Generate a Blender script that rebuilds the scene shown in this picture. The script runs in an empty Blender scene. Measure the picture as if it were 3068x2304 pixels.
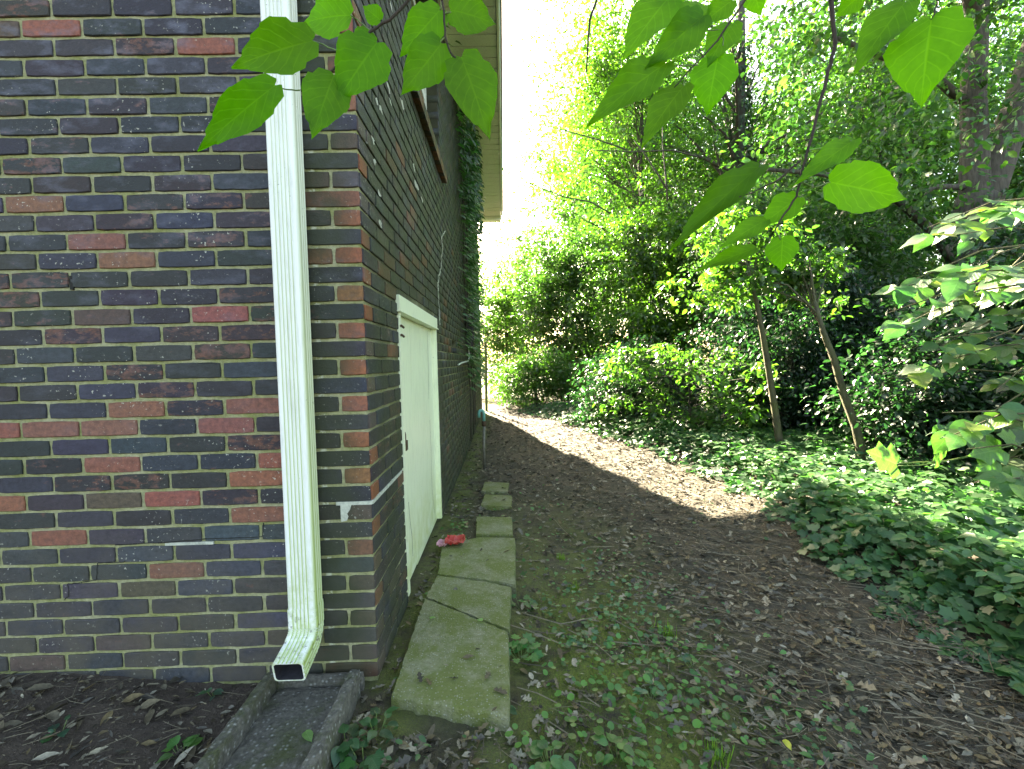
import bpy, math, random
import numpy as np
from mathutils import Vector, Matrix, Quaternion
R = math.radians
rng = np.random.default_rng(7)
random.seed(7)
scene = bpy.context.scene
COL = scene.collection

# ------------------------------------------------------------------ camera
PITCH, ROLL, YAW = R(2.8), R(1.35), R(0.9)
fw = Vector((math.sin(YAW)*math.cos(PITCH), math.cos(YAW)*math.cos(PITCH), -math.sin(PITCH)))
r0 = Vector((math.cos(YAW), -math.sin(YAW), 0)); u0 = r0.cross(fw)
cr = r0*math.cos(ROLL) - u0*math.sin(ROLL); cu = u0*math.cos(ROLL) + r0*math.sin(ROLL)
CAM = Vector((0, 0, 1.2)); FPX = 1400.0
cam_d = bpy.data.cameras.new('camera'); cam = bpy.data.objects.new('camera', cam_d); COL.objects.link(cam)
m3 = Matrix((cr, cu, -fw)).transposed()
cam.matrix_world = Matrix.Translation(CAM) @ m3.to_4x4()
cam_d.sensor_width = 36; cam_d.lens = 36*FPX/3068; cam_d.clip_start = 0.02; cam_d.clip_end = 2000
scene.camera = cam
scene.render.resolution_x, scene.render.resolution_y = 1024, 769

# ------------------------------------------------------------------ light
SUN_EL, SUN_AZ = R(29.5), R(-16.5)
to_sun = Vector((math.sin(SUN_AZ)*math.cos(SUN_EL), math.cos(SUN_AZ)*math.cos(SUN_EL), math.sin(SUN_EL)))
world = bpy.data.worlds.new('World'); scene.world = world; world.use_nodes = True
wn = world.node_tree; bg = wn.nodes['Background']
sky = wn.nodes.new('ShaderNodeTexSky'); sky.sky_type = 'NISHITA'; sky.sun_disc = False
sky.sun_elevation = SUN_EL; sky.sun_rotation = SUN_AZ
sky.air_density = 1.0; sky.dust_density = 2.5; sky.ozone_density = 1.0
wn.links.new(sky.outputs[0], bg.inputs[0]); bg.inputs[1].default_value = 0.06
sun_d = bpy.data.lights.new('sun', 'SUN'); sun_d.energy = 5.0; sun_d.angle = R(0.5); sun_d.color = (1, .95, .86)
sun = bpy.data.objects.new('sun', sun_d); COL.objects.link(sun); sun.location = to_sun*40
sun.rotation_euler = to_sun.to_track_quat('Z', 'Y').to_euler()
vs = scene.view_settings
vs.view_transform = 'Standard'; vs.look = 'None'; vs.exposure = 4.0; vs.gamma = 1; vs.use_curve_mapping = False
vs.use_white_balance = True; vs.white_balance_temperature = 8200; vs.white_balance_tint = 8
cy = scene.cycles
cy.max_bounces = 10; cy.diffuse_bounces = 5; cy.glossy_bounces = 3; cy.transmission_bounces = 8; cy.transparent_max_bounces = 8
cy.caustics_reflective = False; cy.caustics_refractive = False
cy.sample_clamp_indirect = 6

# ------------------------------------------------------------------ pixel -> world (photograph pixels, 3068 wide)
def ray(x, y): return fw + cr*((x-1534)/FPX) - cu*((y-1152)/FPX)
def at(x, y, Y): d = ray(x, y); return CAM + d*(Y/d.y)
def atz(x, y, z): d = ray(x, y); return CAM + d*((z-CAM.z)/d.z)

# ------------------------------------------------------------------ mesh helpers
def mesh_np(name, V, F, mat, tint=None, smooth=False):
    """V (n,3); F (m,k) int; tint (n,4)"""
    me = bpy.data.meshes.new(name)
    V = np.asarray(V, dtype=np.float32); F = np.asarray(F, dtype=np.int32)
    n, k = F.shape
    me.vertices.add(len(V)); me.vertices.foreach_set('co', V.ravel())
    me.loops.add(n*k); me.loops.foreach_set('vertex_index', F.ravel())
    me.polygons.add(n)
    me.polygons.foreach_set('loop_start', np.arange(0, n*k, k, dtype=np.int32))
    me.polygons.foreach_set('loop_total', np.full(n, k, dtype=np.int32))
    if smooth: me.polygons.foreach_set('use_smooth', np.ones(n, dtype=bool))
    if tint is not None:
        a = me.color_attributes.new('tint', 'FLOAT_COLOR', 'POINT')
        a.data.foreach_set('color', np.asarray(tint, dtype=np.float32).ravel())
    me.update(calc_edges=True)
    if mat: me.materials.append(mat)
    return me
class MB:
    def __init__(self): self.v = []; self.f = []
    def add(self, V, F):
        o = len(self.v); self.v += [tuple(p) for p in V]; self.f += [tuple(i+o for i in f) for f in F]; return self
    def box(self, x0, x1, y0, y1, z0, z1):
        V = [(x, y, z) for z in (z0, z1) for y in (y0, y1) for x in (x0, x1)]
        return self.add(V, [(0, 2, 3, 1), (4, 5, 7, 6), (0, 1, 5, 4), (2, 6, 7, 3), (0, 4, 6, 2), (1, 3, 7, 5)])
    def tube(self, pts, rad, n=8, cap=True):
        pts = [Vector(p) for p in pts]
        if not hasattr(rad, '__len__'): rad = [rad]*len(pts)
        V = []; up = None
        for i, p in enumerate(pts):
            t = (pts[min(i+1, len(pts)-1)] - pts[max(i-1, 0)])
            t = t.normalized() if t.length > 1e-9 else Vector((0, 0, 1))
            if up is None: up = Vector((1, 0, 0)) if abs(t.x) < .8 else Vector((0, 1, 0))
            a = t.cross(up).normalized(); b = a.cross(t).normalized(); up = b
            for k in range(n):
                th = 2*math.pi*k/n
                V.append(p + (a*math.cos(th) + b*math.sin(th))*rad[i])
        F = []
        for i in range(len(pts)-1):
            for k in range(n):
                F.append((i*n+k, i*n+(k+1) % n, (i+1)*n+(k+1) % n, (i+1)*n+k))
        if cap:
            F.append(tuple(range(n))[::-1]); F.append(tuple((len(pts)-1)*n+k for k in range(n)))
        return self.add(V, F)
    def mesh(self, name, mat, smooth=False):
        me = bpy.data.meshes.new(name); me.from_pydata(self.v, [], self.f); me.update()
        if mat: me.materials.append(mat)
        if smooth: me.polygons.foreach_set('use_smooth', np.ones(len(me.polygons), dtype=bool))
        return me
    def build(self, name, mat, parent=None, smooth=False):
        return link(name, self.mesh(name, mat, smooth), parent)
def link(name, me, parent=None):
    o = bpy.data.objects.new(name, me); COL.objects.link(o)
    if parent: o.parent = parent; o.matrix_parent_inverse = Matrix.Identity(4)
    return o
def place(o, M):
    """put o at world matrix M although its parent sits elsewhere (all parents are only translated)"""
    p = o.parent; off = Vector((0, 0, 0))
    while p: off += p.location; p = p.parent
    o.matrix_basis = Matrix.Translation(-off) @ M
def tag(o, label=None, cat=None, group=None, kind=None):
    if label: o['label'] = label
    if cat: o['category'] = cat
    if group: o['group'] = group
    if kind: o['kind'] = kind
    return o
def empty(name, loc, label, cat, group=None):
    o = bpy.data.objects.new(name, None); COL.objects.link(o); o.location = loc
    o.empty_display_size = .1
    return tag(o, label, cat, group)
def child(name, me, parent):
    """mesh given in world coordinates, parented to a translated empty"""
    o = link(name, me, parent); place(o, Matrix.Identity(4)); return o

# ------------------------------------------------------------------ materials
def new_mat(name):
    m = bpy.data.materials.new(name); m.use_nodes = True
    nt = m.node_tree; p = nt.nodes['Principled BSDF']
    return m, nt, p
def N(nt, t, **kw):
    n = nt.nodes.new(t)
    for k, v in kw.items():
        if k.startswith('_'): setattr(n, k[1:], v)
        else: n.inputs[k.replace('__', ' ')].default_value = v
    return n
def L(nt, a, b): nt.links.new(a, b)
def noise(nt, scale, detail=3, rough=.55, vec=None):
    n = nt.nodes.new('ShaderNodeTexNoise'); n.inputs['Scale'].default_value = scale
    n.inputs['Detail'].default_value = detail; n.inputs['Roughness'].default_value = rough
    if vec is not None: L(nt, vec, n.inputs['Vector'])
    return n.outputs['Fac']
def ramp(nt, fac, a, b, ca=(0, 0, 0, 1), cb=(1, 1, 1, 1)):
    n = nt.nodes.new('ShaderNodeValToRGB'); n.color_ramp.elements[0].position = a; n.color_ramp.elements[1].position = b
    n.color_ramp.elements[0].color = ca; n.color_ramp.elements[1].color = cb
    L(nt, fac, n.inputs[0]); return n.outputs[0]
def mix(nt, fac, a, b, mode='MIX'):
    n = nt.nodes.new('ShaderNodeMix'); n.data_type = 'RGBA'; n.blend_type = mode
    for v, s in ((fac, n.inputs[0]), (a, n.inputs[6]), (b, n.inputs[7])):
        if isinstance(v, (int, float)): s.default_value = v
        elif isinstance(v, tuple): s.default_value = v if len(v) == 4 else v + (1,)
        else: L(nt, v, s)
    return n.outputs[2]
def mth(nt, op, a, b=None, clamp=False):
    n = nt.nodes.new('ShaderNodeMath'); n.operation = op; n.use_clamp = clamp
    for v, s in ((a, n.inputs[0]), (b, n.inputs[1])):
        if v is None: continue
        if isinstance(v, (int, float)): s.default_value = v
        else: L(nt, v, s)
    return n.outputs[0]
def maprange(nt, v, a, b, c=0., d=1.):
    n = nt.nodes.new('ShaderNodeMapRange'); L(nt, v, n.inputs[0])
    for i, x in enumerate((a, b, c, d)): n.inputs[i+1].default_value = x
    return n.outputs[0]
def pos(nt): return nt.nodes.new('ShaderNodeNewGeometry').outputs['Position']
def sepxyz(nt, v): n = nt.nodes.new('ShaderNodeSeparateXYZ'); L(nt, v, n.inputs[0]); return n.outputs
def bump(nt, p, h, strength=.3, dist=.01):
    b = nt.nodes.new('ShaderNodeBump'); b.inputs['Strength'].default_value = strength; b.inputs['Distance'].default_value = dist
    L(nt, h, b.inputs['Height']); L(nt, b.outputs[0], p.inputs['Normal'])
def plain(name, col, rough=.6, var=.15, scale=30, bumps=.2, metal=0., col2=None):
    m, nt, p = new_mat(name); ps = pos(nt)
    f = noise(nt, scale, 4, .6, ps)
    c2 = col2 or tuple(c*(1-var*2) for c in col)
    c = mix(nt, ramp(nt, f, .35, .7), col, c2)
    L(nt, c, p.inputs['Base Color']); p.inputs['Roughness'].default_value = rough; p.inputs['Metallic'].default_value = metal
    if bumps: bump(nt, p, noise(nt, scale*3, 3, .6, ps), bumps, .004)
    return m

def brick_mat(name, from_object):
    m, nt, p = new_mat(name); ps = pos(nt); x, y, z = sepxyz(nt, ps)
    if from_object:
        a = nt.nodes.new('ShaderNodeObjectInfo'); tint = a.outputs['Color']; fl = a.outputs['Alpha']
    else:
        a = nt.nodes.new('ShaderNodeAttribute'); a.attribute_name = 'tint'; tint = a.outputs['Color']; fl = a.outputs['Alpha']
    # fire flashing: reddish / purplish areas on the dark faces
    mp = nt.nodes.new('ShaderNodeMapping'); mp.inputs['Scale'].default_value = (1, 1, 2.2); L(nt, ps, mp.inputs[0])
    n1 = noise(nt, 17, 6, .72, mp.outputs[0])
    th = maprange(nt, fl, 0, 1, .70, .40)
    f1 = mth(nt, 'MULTIPLY', mth(nt, 'SUBTRACT', n1, th), 14, True)
    red = mix(nt, ramp(nt, noise(nt, 40, 3, .6, ps), .35, .7), (.150, .066, .045), (.070, .042, .034))
    c = mix(nt, mth(nt, 'MULTIPLY', f1, .85), tint, red)
    # mottling
    n2 = noise(nt, 55, 5, .7, ps)
    c = mix(nt, 1.0, c, ramp(nt, n2, .25, .75, (.45, .46, .50, 1), (1.65, 1.58, 1.50, 1)), 'MULTIPLY')
    # pale bloom, large; blue sky sheen painted in, stronger higher up
    n3 = noise(nt, 8.5, 5, .65, mp.outputs[0])
    bloom_sky = mth(nt, 'MULTIPLY', ramp(nt, n3, .50, .72), maprange(nt, z, .9, 2.5, .10, .75))
    c = mix(nt, bloom_sky, c, (.13, .14, .19))
    # chips and mortar smears
    n4 = noise(nt, 95, 2, .5, ps); n5 = noise(nt, 5, 3, .6, ps)
    sp = mth(nt, 'MULTIPLY', ramp(nt, n4, .66, .70), ramp(nt, n5, .48, .60))
    c = mix(nt, mth(nt, 'MULTIPLY', sp, .75), c, (.5, .5, .42))
    # soil splash low down; algae with painted shade on the pier and side wall
    low = mth(nt, 'MULTIPLY', maprange(nt, z, .75, .1, 0, 1), ramp(nt, noise(nt, 7, 4, .6, ps), .35, .6))
    c = mix(nt, mth(nt, 'MULTIPLY', low, .7), c, (.088, .078, .058))
    pierx = mth(nt, 'MULTIPLY', maprange(nt, x, -.80, -.70, 0, 1), maprange(nt, x, -.60, -.505, 1, .0))
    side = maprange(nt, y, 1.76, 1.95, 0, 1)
    alg_shade = mth(nt, 'MULTIPLY', mth(nt, 'MAXIMUM', pierx, side), ramp(nt, noise(nt, 4.5, 4, .65, ps), .22, .55))
    c = mix(nt, mth(nt, 'MULTIPLY', alg_shade, .78), c, (.030, .038, .017))
    L(nt, c, p.inputs['Base Color'])
    L(nt, maprange(nt, n2, .3, .7, .55, .8), p.inputs['Roughness'])
    p.inputs['Specular IOR Level'].default_value = .35
    h = mth(nt, 'ADD', noise(nt, 140, 4, .7, ps), mth(nt, 'MULTIPLY', noise(nt, 30, 3, .6, ps), .8))
    bump(nt, p, h, .55, .004)
    return m
M = {}
M['brick'] = brick_mat('brick_face', True)
M['brick_far'] = brick_mat('brick_face_far', False)

def mortar_mat():
    m, nt, p = new_mat('mortar'); ps = pos(nt); x, y, z = sepxyz(nt, ps)
    n1 = noise(nt, 9, 5, .65, ps); n2 = noise(nt, 80, 3, .6, ps)
    c = mix(nt, ramp(nt, n1, .3, .65), (.38, .37, .24), (.23, .245, .09))
    c = mix(nt, 1.0, c, ramp(nt, n2, .3, .75, (.75, .75, .75, 1), (1.2, 1.2, 1.2, 1)), 'MULTIPLY')
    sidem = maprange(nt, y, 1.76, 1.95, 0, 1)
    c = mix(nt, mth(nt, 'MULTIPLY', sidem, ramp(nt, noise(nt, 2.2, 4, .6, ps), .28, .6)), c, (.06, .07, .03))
    c = mix(nt, mth(nt, 'MULTIPLY', sidem, maprange(nt, mth(nt, 'ADD', z, mth(nt, 'MULTIPLY', n1, .8)), 1.6, 2.3, 0, .85)), c, (.022, .024, .014))  # darker upper side joints: recess shade painted into the mortar
    # old white lime streak beside the downspout
    lx = mth(nt, 'MULTIPLY', maprange(nt, x, -.70, -.692, 0, 1), maprange(nt, x, -.680, -.672, 1, 0))
    wh = mth(nt, 'MULTIPLY', lx, ramp(nt, noise(nt, 60, 2, .5, ps), .42, .5))
    c = mix(nt, mth(nt, 'MULTIPLY', wh, maprange(nt, y, 1.75, 1.76, 1, 0)), c, (.6, .62, .5))
    L(nt, c, p.inputs['Base Color']); p.inputs['Roughness'].default_value = .95
    bump(nt, p, noise(nt, 120, 4, .7, ps), .8, .005)
    return m
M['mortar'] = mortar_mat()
M['repair'] = plain('mortar_repair', (.52, .54, .46), .9, .2, 60, .5)
M['crack'] = plain('crack_dark', (.012, .012, .010), .9, .1, 60, 0)

def paint_mat(name, base, alg_bounce_col, fx, amount=1., grime=False):
    """painted metal/wood with grime; fx(nt, x,y,z) gives mask for algae and, on the downspout, painted green light"""
    m, nt, p = new_mat(name); ps = pos(nt); x, y, z = sepxyz(nt, ps)
    mp = nt.nodes.new('ShaderNodeMapping'); mp.inputs['Scale'].default_value = (1, 1, .12); L(nt, ps, mp.inputs[0])
    n1 = noise(nt, 60, 4, .65, mp.outputs[0])
    c = mix(nt, ramp(nt, n1, .5, .8), base, tuple(b*.78 for b in base))
    g = fx(nt, x, y, z, ps)
    c = mix(nt, mth(nt, 'MULTIPLY', g, amount, True), c, alg_bounce_col)
    d = mth(nt, 'MULTIPLY', ramp(nt, noise(nt, 120, 2, .5, ps), .70, .73), ramp(nt, noise(nt, 8, 3, .6, ps), .5, .6))
    if grime: d = mth(nt, 'MAXIMUM', d, mth(nt, 'MULTIPLY', maprange(nt, z, .34, .26, 0, 1), ramp(nt, noise(nt, 46, 5, .75, ps), .56, .64)))
    c = mix(nt, mth(nt, 'MULTIPLY', d, .7), c, (.06, .06, .04))
    L(nt, c, p.inputs['Base Color']); p.inputs['Roughness'].default_value = .42
    bump(nt, p, noise(nt, 25, 3, .5, ps), .08, .004)
    return m
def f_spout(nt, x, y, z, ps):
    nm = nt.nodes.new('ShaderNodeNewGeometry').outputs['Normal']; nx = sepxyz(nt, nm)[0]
    s = mth(nt, 'MULTIPLY', maprange(nt, nx, .25, .95, 0, 1), maprange(nt, z, 2.6, .2, .22, 1))  # green light from the trees, painted on the right-facing side
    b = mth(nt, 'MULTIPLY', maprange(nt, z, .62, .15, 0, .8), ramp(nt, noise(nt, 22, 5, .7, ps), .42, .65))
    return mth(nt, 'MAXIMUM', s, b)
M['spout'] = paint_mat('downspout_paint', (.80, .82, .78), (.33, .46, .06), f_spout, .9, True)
M['spout_in'] = plain('downspout_inside', (.035, .033, .04), .55, .2, 50, .2)
def f_door(nt, x, y, z, ps):
    return mth(nt, 'MULTIPLY', maprange(nt, z, .5, .05, 0, .8), ramp(nt, noise(nt, 9, 5, .7, ps), .35, .65))
M['door'] = paint_mat('door_paint', (.76, .82, .60), (.46, .52, .14), f_door)
M['soffit'] = paint_mat('soffit_paint', (.82, .92, .86), (.5, .6, .4), lambda nt, x, y, z, ps: maprange(nt, noise(nt, 3, 4, .6, ps), .55, .9, 0, .4))
M['whitewood'] = paint_mat('window_paint', (.76, .80, .72), (.3, .4, .2), lambda nt, x, y, z, ps: maprange(nt, noise(nt, 6, 4, .6, ps), .55, .9, 0, .5))
M['rust'] = plain('rusty_metal', (.10, .06, .035), .7, .3, 60, .4, .5)
M['darkmetal'] = plain('dark_metal', (.05, .05, .05), .5, .2, 60, .2, .6)
M['galv'] = plain('weathered_pipe_metal', (.20, .19, .15), .55, .25, 40, .3, .4)
M['teal'] = plain('teal_pipe_paint', (.14, .42, .36), .4, .15, 30, .1)
M['postgreen'] = plain('mossy_post', (.07, .10, .035), .8, .3, 30, .3)
M['roof'] = plain('roof_shingles', (.06, .055, .05), .9, .25, 12, .5)
M['glass'], nt, p = new_mat('window_glass'); p.inputs['Base Color'].default_value = (.02, .025, .025, 1); p.inputs['Roughness'].default_value = .04
M['dark'] = plain('dark_opening', (.01, .01, .009), .9, .1, 20, 0)
M['cable'] = plain('white_cable', (.6, .62, .55), .5, .1, 60, 0)

def concrete_mat(name, c1, c2, moss, mossamt, gravel):
    m, nt, p = new_mat(name); ps = pos(nt)
    n1 = noise(nt, 6, 5, .65, ps); n2 = noise(nt, 55, 4, .7, ps)
    c = mix(nt, ramp(nt, n2, .3, .7), c1, c2)
    v = nt.nodes.new('ShaderNodeTexVoronoi'); v.inputs['Scale'].default_value = gravel; L(nt, ps, v.inputs['Vector'])
    peb = ramp(nt, v.outputs['Distance'], .0, .45, (1, 1, 1, 1), (0, 0, 0, 1))
    hue = sepxyz(nt, v.outputs['Color'])[0]
    mo = ramp(nt, mth(nt, 'ADD', mth(nt, 'MULTIPLY', n1, .75), mth(nt, 'MULTIPLY', noise(nt, 30, 4, .7, ps), .3)), mossamt, mossamt+.16)
    c = mix(nt, mth(nt, 'MULTIPLY', mo, .85), c, moss)
    c = mix(nt, mth(nt, 'MULTIPLY', peb, mth(nt, 'MULTIPLY', ramp(nt, hue, .55, .9), .75)), c, (.42, .42, .38))
    L(nt, c, p.inputs['Base Color']); p.inputs['Roughness'].default_value = .92
    h = mth(nt, 'ADD', mth(nt, 'MULTIPLY', peb, .8), noise(nt, 90, 4, .7, ps))
    bump(nt, p, h, .7, .006)
    return m
M['slab'] = concrete_mat('mossy_concrete', (.24, .24, .15), (.13, .14, .07), (.10, .125, .020), .42, 115)
M['splash'] = concrete_mat('splash_concrete', (.14, .13, .105), (.05, .047, .038), (.045, .055, .012), .50, 70)

def ground_mat():
    m, nt, p = new_mat('soil'); ps = pos(nt); x, y, z = sepxyz(nt, ps)
    n1 = noise(nt, 5, 5, .65, ps); n2 = noise(nt, 45, 5, .7, ps); n3 = noise(nt, 160, 3, .6, ps)
    c = mix(nt, ramp(nt, n2, .3, .7), (.034, .028, .016), (.072, .060, .038))
    c = mix(nt, ramp(nt, n3, .62, .72), c, (.16, .135, .11))
    c = mix(nt, maprange(nt, x, -.5, -.8, 0, .6), c, mix(nt, ramp(nt, n2, .3, .7), (.040, .025, .018), (.080, .055, .042)))
    # moss, growing right of the slabs and along the damp wall foot
    cx = mth(nt, 'ABSOLUTE', mth(nt, 'SUBTRACT', x, .33))
    band = mth(nt, 'MULTIPLY', maprange(nt, cx, .75, .12, 0, 1), maprange(nt, y, 4.4, 2.0, 0, 1))
    foot = maprange(nt, mth(nt, 'ABSOLUTE', mth(nt, 'ADD', x, .43)), .2, .02, 0, .9)
    msk = mth(nt, 'MAXIMUM', band, mth(nt, 'MULTIPLY', foot, maprange(nt, y, 1.3, 1.5, 0, 1)))
    mo = mth(nt, 'MULTIPLY', ramp(nt, mth(nt, 'ADD', mth(nt, 'MULTIPLY', n1, .8), mth(nt, 'MULTIPLY', n2, .25)), .40, .56), msk)
    green = mix(nt, ramp(nt, n3, .35, .65), (.12, .15, .020), (.055, .075, .012))
    c = mix(nt, mo, c, green)
    L(nt, c, p.inputs['Base Color']); p.inputs['Roughness'].default_value = .95
    bump(nt, p, mth(nt, 'ADD', n2, mth(nt, 'MULTIPLY', n3, .5)), .9, .012)
    return m
M['soil'] = ground_mat()

def leaf_mat(name, from_object=False, trans=.42, gloss=.9, rough=.43, veins=False, sat=1.):
    m, nt, p = new_mat(name); out = nt.nodes['Material Output']
    if from_object:
        a = nt.nodes.new('ShaderNodeObjectInfo'); col = a.outputs['Color']
    else:
        a = nt.nodes.new('ShaderNodeAttribute'); a.attribute_name = 'tint'; col = a.outputs['Color']
    if veins:
        uv = nt.nodes.new('ShaderNodeUVMap'); s = sepxyz(nt, uv.outputs[0])   # u along, v across (-1..1)
        av = mth(nt, 'ABSOLUTE', s[1])
        mid = maprange(nt, av, .05, .015, 0, 1)
        ph = mth(nt, 'SUBTRACT', mth(nt, 'MULTIPLY', s[0], 7.), mth(nt, 'MULTIPLY', av, 2.2))
        fr = mth(nt, 'ABSOLUTE', mth(nt, 'SUBTRACT', mth(nt, 'FRACT', ph), .5))
        sv = maprange(nt, fr, .085, .02, 0, .75)
        vv = mth(nt, 'MAXIMUM', mid, sv)
        no = noise(nt, 60, 3, .6, pos(nt))
        col2 = mix(nt, 1., col, ramp(nt, no, .3, .7, (.86, .9, .86, 1), (1.12, 1.1, 1.1, 1)), 'MULTIPLY')
        col = mix(nt, mth(nt, 'MULTIPLY', vv, .45), col2, mix(nt, 1., col, (1.9, 1.55, 2.2), 'MULTIPLY'))
        bump(nt, p, mth(nt, 'SUBTRACT', 1., vv), .35, .002)
    L(nt, col, p.inputs['Base Color']); p.inputs['Roughness'].default_value = rough
    p.inputs['Specular IOR Level'].default_value = gloss
    tr = nt.nodes.new('ShaderNodeBsdfTranslucent')
    tc = mix(nt, 1., col, (1.6, 2.5, 1.05), 'MULTIPLY'); L(nt, tc, tr.inputs[0])
    mx = nt.nodes.new('ShaderNodeMixShader'); mx.inputs[0].default_value = trans
    L(nt, p.outputs[0], mx.inputs[1]); L(nt, tr.outputs[0], mx.inputs[2]); L(nt, mx.outputs[0], out.inputs['Surface'])
    return m
M['leaf'] = leaf_mat('tree_leaf')
M['leaf_obj'] = leaf_mat('shrub_leaf', True, .4, .9, .45, True)
M['leaf_big'] = leaf_mat('branch_leaf', True, .66, .25, .5, True)
M['ivy'] = leaf_mat('ivy_leaf', False, .34, .55, .45)
M['ivy_obj'] = leaf_mat('ivy_leaf_near', True, .34, .5, .45, True)
M['grass'] = leaf_mat('grass_blade', False, .4, .3, .5)
def litter_mat():
    m, nt, p = new_mat('dead_leaf')
    a = nt.nodes.new('ShaderNodeAttribute'); a.attribute_name = 'tint'
    c = mix(nt, 1., a.outputs['Color'], ramp(nt, noise(nt, 90, 3, .6, pos(nt)), .3, .7, (.7, .7, .7, 1), (1.25, 1.25, 1.25, 1)), 'MULTIPLY')
    L(nt, c, p.inputs['Base Color']); p.inputs['Roughness'].default_value = .7; p.inputs['Specular IOR Level'].default_value = .3
    return m
M['litter'] = litter_mat()
def bark_mat(name, c1, c2, moss=None, mo=.5):
    m, nt, p = new_mat(name); ps = pos(nt)
    mp = nt.nodes.new('ShaderNodeMapping'); mp.inputs['Scale'].default_value = (1, 1, .22); L(nt, ps, mp.inputs[0])
    f = noise(nt, 28, 5, .7, mp.outputs[0])
    c = mix(nt, ramp(nt, f, .35, .65), c1, c2)
    if moss: c = mix(nt, mth(nt, 'MULTIPLY', ramp(nt, noise(nt, 7, 4, .6, ps), .42, .62), mo), c, moss)
    L(nt, c, p.inputs['Base Color']); p.inputs['Roughness'].default_value = .9
    bump(nt, p, f, .9, .02)
    return m
M['bark'] = bark_mat('dark_bark', (.09, .075, .06), (.035, .03, .025), (.06, .07, .04), .4)
M['bark_grey'] = bark_mat('grey_bark', (.115, .10, .085), (.045, .038, .032), (.07, .07, .05), .4)
M['bark_moss'] = bark_mat('mossy_bark', (.11, .095, .055), (.05, .045, .025), (.085, .095, .025), .7)
M['twig'] = bark_mat('twig_bark', (.06, .04, .03), (.03, .022, .018))
M['stem_green'] = plain('green_stem', (.13, .20, .05), .5, .15, 40, 0)
M['redplastic'], nt, p = new_mat('red_plastic'); p.inputs['Base Color'].default_value = (.42, .04, .035, 1); p.inputs['Roughness'].default_value = .4
M['pinkplastic'], nt, p = new_mat('pink_plastic'); p.inputs['Base Color'].default_value = (.55, .28, .33, 1); p.inputs['Roughness'].default_value = .4

# ------------------------------------------------------------------ terrain
def smooth(a, b, x): t = np.clip((x-a)/(b-a), 0, 1); return t*t*(3-2*t)
def gz(x, y):
    x = np.asarray(x, dtype=float); y = np.asarray(y, dtype=float)
    z = .075*smooth(-.95, -1.8, x)*smooth(3, 1.6, y)
    z = z + .10*smooth(4, 10, y)*smooth(6, 1, x)
    z = z + .10*smooth(1.6, 2.6, x)*smooth(9, 5, y)
    z = z - .9*smooth(3.8, 9, x) - .5*smooth(9, 25, x)
    z = z - .05*smooth(-.5, .4, x)*smooth(1.9, 1.2, y)
    z = z + (.012*np.sin(7.1*x+1.3*y)*np.cos(5.7*y-.8*x) + .008*np.sin(13*x+4)*np.sin(11*y+1) + .03*np.sin(2.1*x+.5)*np.sin(1.7*y))*smooth(-.75, .15, x) \
          + .008*np.sin(17*x)*np.sin(15*y+2)
    return z - .012
def axis(parts):
    out = []
    for a, b, s in parts: out += list(np.arange(a, b, s))
    return np.array(out + [parts[-1][1]])
gx = axis([(-600, -60, 60), (-60, -10, 5), (-10, -2.4, .4), (-2.4, 4, .035), (4, 10, .3), (10, 60, 5), (60, 600, 60)])
gy = axis([(-600, -60, 60), (-60, -6, 6), (-6, .8, .4), (.8, 5, .035), (5, 12, .12), (12, 40, 2), (40, 600, 60)])
GX, GY = np.meshgrid(gx, gy); GZ = gz(GX, GY)
nrow, ncol = GX.shape
fine = (GX > -2.4) & (GX < 4) & (GY > .8) & (GY < 5)
GZ = GZ + np.where(fine, rng.normal(0, .0035, GX.shape), 0)
idx = np.arange(nrow*ncol).reshape(nrow, ncol)
F = np.stack([idx[:-1, :-1], idx[:-1, 1:], idx[1:, 1:], idx[1:, :-1]], -1).reshape(-1, 4)
g = link('ground', mesh_np('ground', np.stack([GX, GY, GZ], -1).reshape(-1, 3), F, M['soil'], smooth=True))
tag(g, 'bare brown soil ground beside the brick house', None, None, 'structure')
def gzf(x, y): return float(gz(x, y))

# ------------------------------------------------------------------ house
WX, WY = -.51, 1.746          # corner
YF = 10.4                     # far end
COURSE, PITCHB, J = .0683, .2145, .011
BH, BL, BD = COURSE-J, PITCHB-J, .095
Z0 = .004                     # bottom of course 0
WTOP = 4.5
house = empty('brick_house', (WX-4, 6, 0), 'dark brick house with white downspout, low cellar door and pale soffit', 'house')
DOOR = (2.30, 3.54, -.02, 1.535)       # y0,y1,z0,z1 opening incl. frame
WIN = (2.95, 4.10, 2.87, 3.95)
VENT = (4.65, 5.05, 1.30, 1.43)

def shell_boxes(u0_, u1_, z0_, z1_, holes):
    """rectangles covering a strip minus holes"""
    us = sorted({u0_, u1_} | {h[0] for h in holes} | {h[1] for h in holes})
    zs = sorted({z0_, z1_} | {h[2] for h in holes} | {h[3] for h in holes})
    out = []
    for i in range(len(us)-1):
        run = None
        for k in range(len(zs)-1):
            uc, zc = (us[i]+us[i+1])/2, (zs[k]+zs[k+1])/2
            inside = any(h[0] < uc < h[1] and h[2] < zc < h[3] for h in holes)
            if inside:
                if run: out.append(run); run = None
            else: run = (us[i], us[i+1], run[2] if run else zs[k], zs[k+1])
        if run: out.append(run)
    return out
RB = .0065   # mortar recess
def grid_slab(axis_, u0_, u1_, z0_, z1_, face, depth):
    mb = MB()
    if axis_ == 'x': mb.box(u0_, u1_, face, face+depth, z0_, z1_)
    else: mb.box(face-depth, face, u0_, u1_, z0_, z1_)
    return mb
front = MB().box(WX-8, WX-RB, WY+RB, WY+.30, -.6, WTOP+.0)
front_wall = front.build('front_wall', M['mortar'], house); place(front_wall, Matrix.Identity(4))
sb = MB()
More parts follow.
